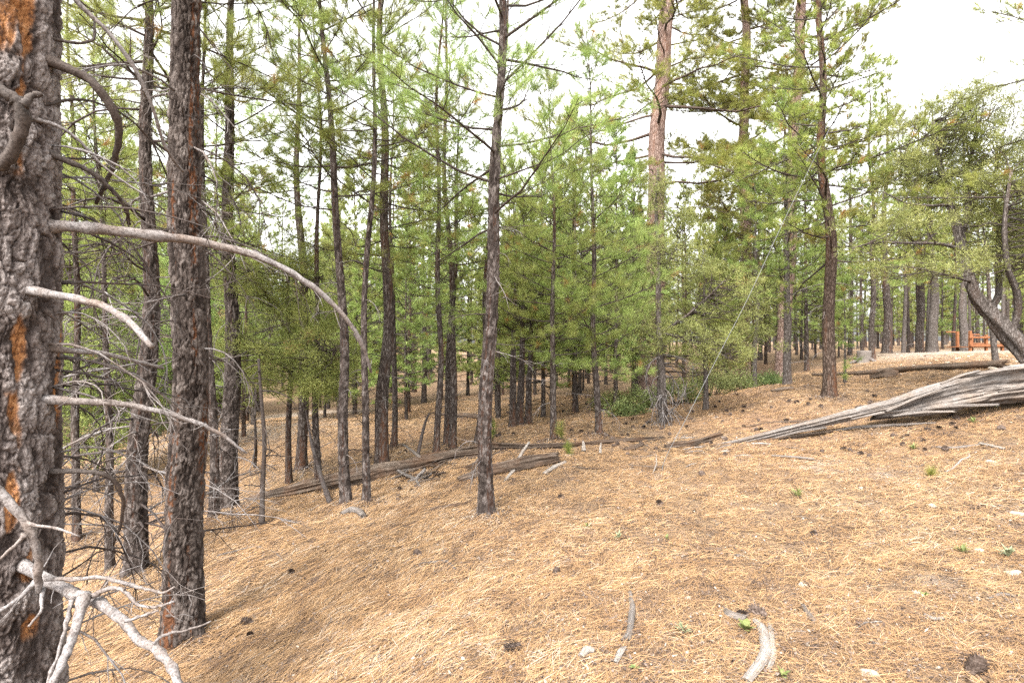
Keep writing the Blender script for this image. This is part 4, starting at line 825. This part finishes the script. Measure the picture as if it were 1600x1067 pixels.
alog('fallen_log', 'long rotten brown log lying behind the left pines', [(395, 785), (450, 775), (520, 760), (590, 745), (640, 735), (700, 720), (762, 712)], [.07, .09, .11, .12, .1, .08, .07], 'log_brown', 21, seg=60, res=20, rough=.35)
alog('fallen_log', 'thinner broken log continuing right from the middle pine towards the grey log debris', [(625, 728), (690, 718), (760, 703), (830, 702), (900, 698), (1000, 690), (1035, 686)], [.05, .085, .08, .06, .05, .045, .03], 'log_brown', 22, seg=50, res=18, rough=.35)
alog('fallen_log', 'short thick brown log half behind the foot of the middle pine', [(718, 752), (765, 742), (820, 732), (868, 724)], [.04, .09, .11, .09], 'log_brown', 23, seg=60, res=20, rough=.35)
alog('fallen_log', 'broken brown log chunk at the lower end of the big grey log', [(1040, 702), (1080, 698), (1125, 683)], [.05, .07, .05], 'log_brown', 24, seg=24, res=20, rough=.45)
alog('fallen_log', 'long round log lying in front of the road bank', [(1270, 588), (1340, 586), (1400, 583), (1480, 579), (1570, 575)], [.05, .06, .085, .09, .1], 'log_brown', 25, seg=20, res=12, rough=.08, up=.8)
alog('log_stub', 'dark broken root end beside the long round log', [(1362, 592), (1385, 590), (1400, 588)], [.05, .1, .07], 'log_brown', 26, seg=24, res=16, rough=.6, up=.8)
alog('pale_branch', 'pale debarked branch lying below the big grey log', [(1290, 676), (1340, 671), (1400, 667), (1462, 661)], [.012, .025, .03, .01], 'log_grey', 27, 'branch', seg=14, res=14)
alog('bark_slab', 'flat bark slab half buried under the big grey log', [(1180, 690), (1250, 684), (1300, 676)], [.02, .05, .03], 'log_brown', 28, 'bark', seg=14, res=14, flat=.4)
STK = [
 ('bleached white branch propped upright against the short brown log', [(790, 752), (803, 738), (815, 724, None, .1), (827, 712, None, .16)], [.022, .028, .025, .018], 'log_pale'),
 ('short pale split stick at the right end of the short brown log', [(850, 742), (866, 733), (884, 724)], [.022, .028, .022], 'log_pale'),
 ('brown and grey stick lying left of the middle pine foot', [(673, 797), (700, 795), (722, 790), (742, 785)], [.016, .02, .018, .012], 'log_brown'),
 ('grey limb stub rising from the long brown log', [(668, 728), (650, 722, None, .1), (630, 716, None, .2)], [.035, .025, .015], 'log_grey'),
 ('pale gnarled limb hanging off the long brown log', [(612, 738, None, .08), (630, 745, None, .02), (650, 752), (656, 762)], [.02, .025, .02, .015], 'log_grey'),
 ('small broken wood block in front of the close pair of pines', [(534, 806), (548, 802), (560, 803), (568, 811)], [.03, .045, .04, .03], 'log_grey'),
 ('grey bleached curved stick lying in the middle of the open slope', [(652, 882), (678, 880), (698, 881), (712, 890)], [.008, .012, .012, .008], 'log_grey'),
 ('thick bleached white branch at the bottom right of the slope, left prong', [(1178, 972), (1192, 990), (1198, 1020), (1190, 1045), (1165, 1075)], [.012, .022, .025, .024, .02], 'log_pale'),
 ('thick bleached white branch at the bottom right of the slope, right prong', [(1200, 970), (1206, 1000), (1210, 1030), (1200, 1050)], [.01, .014, .014, .01], 'log_pale'),
 ('crumbling grey wood fragment upright in the foreground litter', [(984, 928), (988, 958), (984, 990), (978, 1012)], [.012, .018, .018, .024], 'log_grey'),
 ('pale chunky wood chip near the bottom of the frame', [(908, 1032), (918, 1025), (928, 1024)], [.015, .022, .015], 'log_pale'),
 ('pale bark chip next to the chunky wood chip', [(962, 1038), (970, 1022), (976, 1018)], [.012, .018, .012], 'log_pale'),
 ('small pale twig beside the crumbling wood fragment', [(942, 980), (955, 975), (966, 962)], [.006, .008, .006], 'log_pale'),
 ('pale root chunk left of the thick white branch', [(1130, 952), (1140, 965), (1165, 972)], [.01, .022, .024], 'log_grey'),
 ('crooked white stick on the slope under the pale branch', [(1478, 739), (1490, 733), (1502, 722), (1515, 716), (1513, 708)], [.012, .012, .012, .013, .01], 'log_pale'),
 ('pale stick right end of the pair lying below the big log', [(1530, 694), (1550, 699), (1570, 705)], [.016, .017, .015], 'log_pale'),
 ('grey flattened stick left of the pair lying below the big log', [(1455, 700), (1490, 702), (1530, 698)], [.01, .018, .018], 'log_grey'),
 ('flat grey wood plank fragment on the slope right of centre', [(1205, 714), (1240, 717), (1272, 719)], [.016, .02, .014], 'log_grey'),
 ('thin pale straight stick right of the flat plank fragment', [(1272, 719), (1310, 722), (1345, 724)], [.006, .006, .004], 'log_grey'),
 ('brown bark strip lying left of the cable foot', [(982, 729), (1010, 731), (1035, 732)], [.014, .018, .012], 'log_brown'),
 ('small white upright splinter beside the brown bark strip', [(1020, 742), (1026, 733, None, .05), (1025, 726, None, .12)], [.006, .007, .005], 'log_pale'),
 ('brown stick right of the short pale split stick', [(895, 731), (920, 733), (945, 734)], [.012, .012, .01], 'log_brown'),
 ('orange brown broken wood piece in front of the thin log', [(976, 706), (990, 702), (1003, 696)], [.03, .035, .03], 'log_brown'),
 ('white stump splinter standing near the thin broken log', [(912, 708), (912, 704, None, .04), (911, 700, None, .09)], [.03, .025, .01], 'log_pale'),
 ('white wood sliver next to the white stump splinter', [(938, 710), (938, 706, None, .04), (939, 702, None, .08)], [.018, .014, .006], 'log_pale'),
 ('dark twig lying on the ground left of the big grey log', [(1165, 668), (1200, 662), (1240, 660), (1262, 659)], [.012, .014, .016, .012], 'log_brown'),
 ('grey broken stick with bark left of the dark trunk foot', [(1205, 612), (1225, 611), (1240, 609)], [.03, .05, .04], 'log_brown'),
 ('thin grey stick at the far right of the foreground slope', [(1545, 938), (1565, 934), (1590, 936)], [.006, .009, .007], 'log_grey'),
 ('small grey stick lying below the two white pebbles', [(1255, 950), (1268, 968), (1275, 978)], [.012, .016, .012], 'log_grey'),
 ('pale fibrous wood piece centre right of the foreground', [(1445, 970), (1458, 974), (1475, 972)], [.01, .012, .008], 'log_pale'),
 ('short grey stick on the open slope near the two lone cones', [(1080, 895), (1098, 890), (1120, 887)], [.006, .009, .006], 'log_grey'),
 ('crossed grey wood scrap in front of the long brown log', [(656, 757), (672, 752), (688, 752)], [.025, .025, .015], 'log_brown'),
 ('long dead branch lying across the slope behind the dark pine group', [(690, 650), (730, 652), (760, 655)], [.05, .07, .06], 'log_brown'),
 ('thin broken branch on the ground between the left trunks', [(340, 870), (400, 855), (430, 865), (442, 875)], [.008, .009, .006, .004], 'log_grey'),
]
for k, (lab, pts, rads, mat) in enumerate(STK):
    alog('fallen_stick', lab, [tuple(p) if len(p) < 4 else (p[0], p[1], None, p[3]) for p in pts], rads, mat, 40 + k, 'stick', seg=12, res=8, rough=.22, up=.7, broken=.03)
rq = random.Random(8)
for k in range(34):
    px, py = rq.gauss(1090, 60), rq.gauss(697, 10)
    a = rq.uniform(-1, 1); l = rq.uniform(6, 18); r = rq.uniform(.006, .018)
    tag(alog('wood_splinter', 'small broken wood splinter in the debris at the lower end of the big grey log', [(px - l * math.cos(a), py - l * .3 * math.sin(a)), (px, py), (px + l * math.cos(a), py + l * .3 * math.sin(a))], [r * .6, r, r * .7], rq.choice(['log_grey', 'log_brown', 'log_pale']), 100 + k, 'splinter', seg=9, res=5, rough=.3, up=.8), group='wood splinters by the big grey log')
for k in range(26):
    px, py = rq.uniform(560, 740), 745 - (rq.random() - .3) * 28
    a = rq.uniform(-1, 1); l = rq.uniform(8, 26); r = rq.uniform(.008, .026)
    tag(alog('broken_branch', 'broken dead branch piece in the tangle along the long brown log', [(px - l * math.cos(a), py - l * .35 * math.sin(a)), (px, py), (px + l * math.cos(a), py + l * .35 * math.sin(a), None, rq.uniform(0, .1))], [r * .6, r, r * .6], rq.choice(['log_grey', 'log_brown', 'log_brown']), 300 + k, 'branch', seg=9, res=6, rough=.35, up=.9), group='broken branch pieces along the long brown log')
rq = random.Random(18)
for k in range(46):
    px, py = rq.uniform(430, 1590), rq.uniform(720, 1050)
    if px < 620 and py > 900: continue
    a = rq.uniform(-1.2, 1.2); l = rq.uniform(6, 20) * (py - 500) / 350; r = rq.uniform(.003, .006)
    tag(alog('fallen_twig', 'small grey twig lying in the needle litter ' + ('on the right slope' if px > 1150 else 'on the middle slope' if px > 800 else 'on the left slope'), [(px - l * math.cos(a), py - l * .4 * math.sin(a)), (px, py + rq.uniform(-2, 2)), (px + l * math.cos(a), py + l * .4 * math.sin(a))], [r * .6, r, r * .5], rq.choice(['log_grey', 'log_pale', 'log_grey']), 200 + k, 'twig', seg=7, res=5, rough=.2, up=1.2), group='small twigs in the litter ' + ('of the right slope' if px > 1150 else 'of the middle slope' if px > 800 else 'of the left slope'))
rs = np.random.default_rng(77)
# leaning snags among the left trunks
def snag(label, pts, r0, r1, name='leaning_snag', mt='deaddark', tw=6):
    b = np.array(pts[0]); Q = np.array(pts) - b; m = MB(); n = len(Q); tt = np.linspace(0, n - 1, n * 5); q = np.stack([np.interp(tt, range(n), Q[:, i]) for i in range(3)], 1)
    for _ in range(3): q[1:-1] = (q[:-2] + 2 * q[1:-1] + q[2:]) / 4
    m.tube(q, np.linspace(r0, r1, len(q)) * (1 + .06 * rs.standard_normal(len(q))), 8, a=.5)
    for _ in range(tw):
        k = rs.integers(3, len(q)); dead_branch(q[k], rs.uniform(0, 6.28), rs.uniform(.2, .5), r0 * .25, rs, .2, .5, 2, 4, m)
    tag(m.build(name, M[mt], loc=b), label, 'dead tree')
snag('thin dead pole leaning left behind the close pair of pines', [on(516, 787), U(500, 740, 7.3), U(486, 690, 7.4), U(478, 640, 7.5)], .035, .012)
snag('short dark snag leaning right behind the long brown log', [on(651, 722), U(657, 690, 8.3), U(664, 660, 8.4), U(671, 645, 8.4)], .03, .014, tw=2)
snag('thin crooked dead sapling at the front left of the long log', [on(409, 822), U(410, 760, 6), U(414, 690, 6), U(408, 620, 6), U(404, 560, 6)], .032, .014, mt='limb', tw=16)
snag('thin dead sapling right behind the crooked dead sapling', [on(398, 730), U(400, 700, 9), U(398, 650, 9), U(402, 600, 9)], .03, .014, mt='limb')

# ------------------------------------------------------------------ cones, rocks, seedlings, shrubs
def cone_mesh(seed):
    rs = np.random.default_rng(seed); m = MB(); th = np.arange(10) / 10 * 6.283; zs = np.linspace(-.04, .04, 7)
    m.tube([[0, 0, z] for z in zs], [.006, .014, .018, .018, .015, .01, .004], 10, a=.3)
    for k in range(84):
        u = k / 83; z = -.04 + .08 * u; a = k * 2.39996; R = .034 * math.sin(math.pi * min(1, .16 + .8 * (1 - u))) ** .7 + .003; up = .5 + .5 * u
        d = np.array([math.cos(a), math.sin(a), 0]); s = np.array([-math.sin(a), math.cos(a), 0]); c = d * .01 + [0, 0, z]; e = d * R + [0, 0, z + up * R * .55]
        w = .009; t = np.array([0, 0, .003])
        m.add([c - s * .004, c + s * .004, (c + e) / 2 + s * w, e + s * .004, e + t + d * .004, e - s * .004, (c + e) / 2 - s * w], T=[[0, 1, 2], [0, 2, 6], [6, 2, 3], [6, 3, 5], [5, 3, 4]], a=rs.random())
    V = np.vstack(m.V); return m.mesh('pine_cone', M['cone'], False)
CM = [cone_mesh(1), cone_mesh(2)]
def cone(px, py, label, group=None, s=1.0, pos=None):
    p = hit(px, py) if pos is None else pos; o = bpy.data.objects.new('pine_cone', rb.choice(CM)); col.objects.link(o)
    o.location = p + np.array([0, 0, .018 * s]); o.rotation_euler = (rb.uniform(1.0, 1.9), rb.uniform(-.4, .4), rb.uniform(0, 6.28)); o.scale = (s, s, s); tag(o, label, 'pine cone', group)
for a in [(388, 975, 'dark open pine cone right of the thick second trunk foot', 1.0), (1029, 788, 'open pine cone lying alone uphill on the slope, right of the other lone cone', 1.0), (875, 780, 'round dark pine cone alone on the slope right of the middle pine', .9),
          (1187, 966, 'large pine cone lying against the thick white branch', 1.35), (803, 1020, 'pine cone at the bottom centre of the foreground', 1.15), (1270, 840, 'small dark pine cone on the right slope', .8), (1522, 1054, 'big dark pine cone in the bottom right foreground', 1.35),
          (654, 870, 'flattened old pine cone above the grey curved stick', .9), (1566, 674, 'dark cone below the big grey log near the right edge', 1.3), (1484, 652, 'pine cone tucked under the big grey log', 1.1), (1098, 744, 'grey pine cone downhill of the cable foot', 1.1), (868, 900, 'weathered grey cone in the middle foreground litter', .8), (1158, 970, 'dark broken cone left of the large cone by the white branch', .9), (455, 895, 'half buried cone on the left slope', .8), (390, 1000, 'second cone below the dark open cone on the left slope', .7)]:
    cone(a[0], a[1], a[2], s=a[3] * .85)
for k in range(175):
    px, py = rb.uniform(770, 1500), rb.gauss(655, 30)
    if py < 600 or py > 715 + (rb.random() < .1) * 60 or (px > 1150 and 0 < py - (705 - (px - 1060) * .23) < 50): continue
    cone(px, py, 'small dark pine cone on the slope ' + sector(px), 'pine cones on the slope ' + sector(px), rb.uniform(.6, .95))
for k in range(14):
    cone(rb.uniform(560, 740), rb.uniform(700, 790), 'dark fallen pine cone near the long brown log', 'pine cones near the long brown log', rb.uniform(.45, .7))
def rock_mesh(seed):
    bm_ = None; rs = np.random.default_rng(seed); m = MB(); n, k = 14, 20
    ph = np.linspace(0, math.pi, n); th = np.arange(k) / k * 6.283; A, B = np.meshgrid(ph, th, indexing='ij')
    S = np.stack([np.sin(A) * np.cos(B), np.sin(A) * np.sin(B), np.cos(A)], -1).reshape(-1, 3)
    f = 1 + .35 * fbm(S * 1.4 + seed * 9, 4, seed); V = S * f[:, None]
    for _ in range(9):
        d = nrm(rs.standard_normal(3)); c = rs.uniform(.55, .8); e = V @ d - c; V = V - np.where(e > 0, e, 0)[:, None] * d * .9
    V *= np.array([1, .75, .5]); i = np.arange(n - 1)[:, None] * k; j = np.arange(k)[None]; q = (j + 1) % k
    m.add(V, np.stack([i + j, i + k + j, i + k + q, i + q], -1).reshape(-1, 4)); return m.mesh('rock', M['rock'], False)
RM = [rock_mesh(k) for k in (1, 2, 3, 4)]
def rock(px, py, s, label, group=None, up=.02):
    p = hit(px, py); o = bpy.data.objects.new('rock', rb.choice(RM)); col.objects.link(o); o.location = p + np.array([0, 0, s * up]); o.rotation_euler = (rb.uniform(-.3, .3), rb.uniform(-.3, .3), rb.uniform(0, 6.28)); o.scale = (s, s, s); tag(o, label, 'rock', group)
for a in [(1075, 939, .038, 'smooth pale round stone in the centre right foreground'), (1255, 919, .032, 'pale angular stone, upper left of three small ones on the right'), (1293, 948, .022, 'small pale stone, rightmost of three small ones on the right'), (1260, 941, .022, 'small pale stone, lower one of three small ones on the right'),
          (1345, 764, .03, 'white stone alone on the slope below the pale branch'), (1458, 791, .038, 'cream coloured stone uphill on the right slope'), (1550, 723, .055, 'flat cream stone right of the crooked white stick'), (1590, 804, .055, 'large pale stone at the right edge of the slope'), (1356, 1054, .05, 'pale stone at the bottom right of the foreground'),
          (1434, 930, .035, 'flat pinkish stone on the right slope'), (1530, 866, .045, 'broad flat stone near the small green plant at right'), (1582, 900, .045, 'flat stone near the right edge above the grey stick'), (1385, 1000, .022, 'small white pebble low in the right foreground'), (1465, 855, .025, 'small pale stone between the flat stones on the right'), (1553, 577, .1, 'rounded pale boulder behind the big grey log')]:
    rock(*a)
for k in range(70): rock(rb.uniform(1150, 1600), 740 + rb.random() ** 1.3 * 330, rb.uniform(.006, .017), 'tiny pale limestone chip in the litter of the right slope', 'limestone chips on the right slope')
for k in range(40): rock(rb.uniform(1370, 1600), rb.uniform(552, 572), rb.uniform(.03, .07), 'pale stone on the gravel road bank', 'stones on the road bank')
def plant(px, py, h, label, n=14, mat='shrub', name='seedling', wd=.22):
    h *= .8
    p = hit(px, py); m = MB()
    for k in range(n):
        a = rs.uniform(0, 6.28); e = rs.uniform(.3, 1.3); d = np.array([math.cos(a) * math.cos(e), math.sin(a) * math.cos(e), math.sin(e)]); s = nrm(np.cross(d, [0, 0, 1.])) * h * wd * rs.uniform(.6, 1)
        b_ = np.array([0, 0, h * .3 * rs.random()]); L = h * rs.uniform(.6, 1.1); q = b_ + d * L * .55; t = b_ + d * L + [0, 0, -.15 * L]
        m.add([b_, q - s, q + s, t, b_ * 1.02 + [0, 0, .001]], T=[[0, 2, 1], [1, 2, 3]], a=rs.uniform(.3, .9))
    tag(m.build(name, M[mat], loc=p, smooth=False), label, 'plant')
plant(1165, 990, .09, 'small plant with broad green leaves beside the thick white branch', 12, wd=.3)
plant(992, 1052, .04, 'tiny yellow green seedling at the bottom centre', 8, wd=.35)
plant(1247, 780, .14, 'pale yellow green tuft on the right slope', 40, wd=.05)
plant(1505, 870, .1, 'small green herb among the flat stones on the right', 24, wd=.1)
plant(1427, 704, .12, 'low green weed near the grey flattened stick', 24, wd=.1)
plant(1522, 663, .14, 'green sprig growing below the big grey log', 18, wd=.12)
plant(1445, 934, .05, 'tiny bright green sprout next to the flat pinkish stone', 8, wd=.2)
plant(1042, 845, .05, 'tiny olive sprout on the middle slope', 9, wd=.25)
plant(917, 828, .06, 'tiny green sprout on the middle slope left of the olive one', 9, wd=.2)
plant(1068, 990, .09, 'pale grey green sprig in the centre right foreground', 14, 'greyleaf', wd=.12)
plant(966, 845, .09, 'grey green sprig on the middle slope', 14, 'greyleaf', wd=.12)
plant(1575, 872, .12, 'grey green herb near the right edge', 22, 'greyleaf', wd=.1)
plant(1222, 1066, .06, 'tiny green sprout at the bottom edge right of the white branch', 9, wd=.3)
def seedling(px, py, h, label):
    p = hit(px, py); o = empty('pine_seedling', p, label, 'pine seedling'); m = MB(); m.tube([[0, 0, -.03], [.01, 0, h * .5], [0, 0, h]], [.007, .005, .003], 5); m.build('stem', M['limb'], o)
    P = [[0, 0, h]] + [[rs.normal() * .1 * h, rs.normal() * .1 * h, h * rs.uniform(.35, .95)] for _ in range(7)]; n = MB(); needles(n, P, np.array(P) * [6, 6, .2] + [0, 0, .4], rs, 40, .11, .0035); n.build('needles', M['needle_y'], o, smooth=False)
seedling(877, 690, .28, 'small pine seedling right beside the foot of the slender green pine')
seedling(888, 712, .16, 'tiny pine seedling between the thin broken log and the pale split stick')
seedling(1455, 745, .07, 'tiny pine seedling on the right slope')
seedling(1320, 605, .5, 'green pine seedling right behind the tall dark brown pine')
seedling(770, 690, .35, 'green pine seedling behind the middle pine')
def shrub(px, py, Yd, R, H, label):
    p = on(px, py, Yd); o = empty('low_shrub', p, label, 'shrub'); st = MB(); C = []
    for k in range(int(26 * R + 8)):
        a = rs.uniform(0, 6.28); q = R * math.sqrt(rs.random()); e = np.array([math.cos(a) * q, math.sin(a) * q * .7, H * rs.uniform(.5, 1) * (1.1 - .5 * (q / R) ** 2)]); C.append(e); C.append(e * [.8, .8, .7])
        st.tube([[e[0] * .3, e[1] * .3, -.03], e * .6 + [0, 0, .03], e], [.008, .005, .002], 4, cap=False)
    st.build('stems', M['limb'], o); n = MB(); sprays(n, np.array(C), rs, K=70, rad=.16, ln=.04, wd=.016, flat=.8); n.build('foliage', M['shrub'], o, smooth=False)
for a in [(960, 622, 13, .5, .35, 'low green shrub at the left end of the shrub patch'), (1005, 622, 12.6, .5, .4, 'low green shrub at the foot of the huge red trunk'), (1062, 622, 12.4, .6, .5, 'leafy green shrub just right of the grey juniper foot'), (1110, 615, 13, .7, .6, 'rounded green shrub in the middle of the shrub patch'), (1150, 612, 13.4, .5, .5, 'green shrub next to the thin grey stemmed pine'), (1205, 600, 14.5, .5, .35, 'low green shrub left of the grey trunk pine'), (980, 640, 11.6, .35, .2, 'small creeping green shrub lowest of the shrub patch')]:
    shrub(*a)
# dead boughs at the grey juniper's foot and a heap of twigs at the left
b = U(1036, 662, 10); b[2] = gh(b[0], b[1]); jo = [o for o in col.objects if o.name.startswith('grey_juniper')][0]
for k in range(16):
    dead_branch(np.array([0, 0, rs.uniform(.15, 1.3)]), rs.uniform(2.6, 6.8), rs.uniform(.5, 1.2), .012, rs, .2, 1.5, 7).build('dead_branch', M['dead'], jo)

# ------------------------------------------------------------------ stump, railing, cable
p = on(1350, 566, 16.5); E = empty('tree_stump', p, 'pale sawn stump at the left end of the road bank', 'stump')
m = MB(); th = np.arange(16) / 16 * 6.283; zz = np.linspace(-.1, .32, 8); m.tube([[0, 0, z] for z in zz], [.32, .26, .2, .19, .18, .18, .18, .178], 16, jit=.05, rs=rs); m.build('stump_wood', M['log_grey'], E)
m = MB()
for k in range(4): a = k * 1.7; m.tube([[math.cos(a) * .12, math.sin(a) * .12, .1], [math.cos(a) * .3, math.sin(a) * .3, .02], [math.cos(a) * .5, math.sin(a) * .5, -.04]], [.06, .04, .02], 6)
m.build('roots', M['dead'], E)
def railing():
    p = on(1540, 548, 18.5); p[2] = gh(p[0], p[1]); E = empty('wooden_railing', p, 'orange stained timber railing beyond the road bank at right', 'railing')
    k = 18.5 / FPX
    def X(px): return (px - 1540) * k
    def Zp(py): return CZ + (HY - py) * k - p[2]
    def bar(nm, x0, x1, y0, y1, dy=0, th=.09):
        m = MB(); m.box([(x0 + x1) / 2, dy, (y0 + y1) / 2], [abs(x1 - x0), th, abs(y1 - y0)]); ob = m.build(nm, M['oranged'], E, smooth=False)
        bv = ob.modifiers.new('bevel', 'BEVEL'); bv.width = .008; bv.segments = 1
    for x, yt, d in ((1516, 517, 0), (1530, 517, .9), (1541, 523, 0), (1553, 523, .9), (1566, 525, .0)):
        bar('post', X(x - 1.6), X(x + 1.6), -.15, Zp(yt), d + .003)
    bar('rail', X(1512), X(1545), Zp(528.5), Zp(525.5), -.07, .05); bar('rail', X(1513), X(1532), Zp(519), Zp(517), .95, .05); bar('rail', X(1513), X(1570), Zp(541.5), Zp(538), -.07, .06)
    bar('rail', X(1536), X(1550), Zp(523.5), Zp(521.5), .5, .05); bar('rail', X(1555), X(1580), Zp(538), Zp(536), .95, .06)
    bar('deck_board', X(1514), X(1568), Zp(543), Zp(541.8), .45, 1.0)
railing()
def cable():
    b = on(1035, 735); Cp = [b + [-.02, -.05, -.05], b + [0, 0, .05], U(1047, 700, 7.15), U(1072, 655, 7.3), U(1120, 560, 7.6), U(1170, 465, 7.9), U(1222, 350, 8.2), U(1290, 212, 8.6), U(1350, 100, 9.0), U(1415, -10, 9.4), U(1560, -260, 10.2)]
    Q = np.array(Cp); n = len(Q); tt = np.linspace(0, n - 1, 60); q = np.stack([np.interp(tt, range(n), Q[:, i]) for i in range(3)], 1)
    for _ in range(5): q[1:-1] = (q[:-2] + 2 * q[1:-1] + q[2:]) / 4
    m = MB(); m.tube(q - b, .0038, 6); tag(m.build('guy_cable', M['cable'], loc=b), 'thin grey steel guy cable rising to the right from the slope', 'cable')
cable()
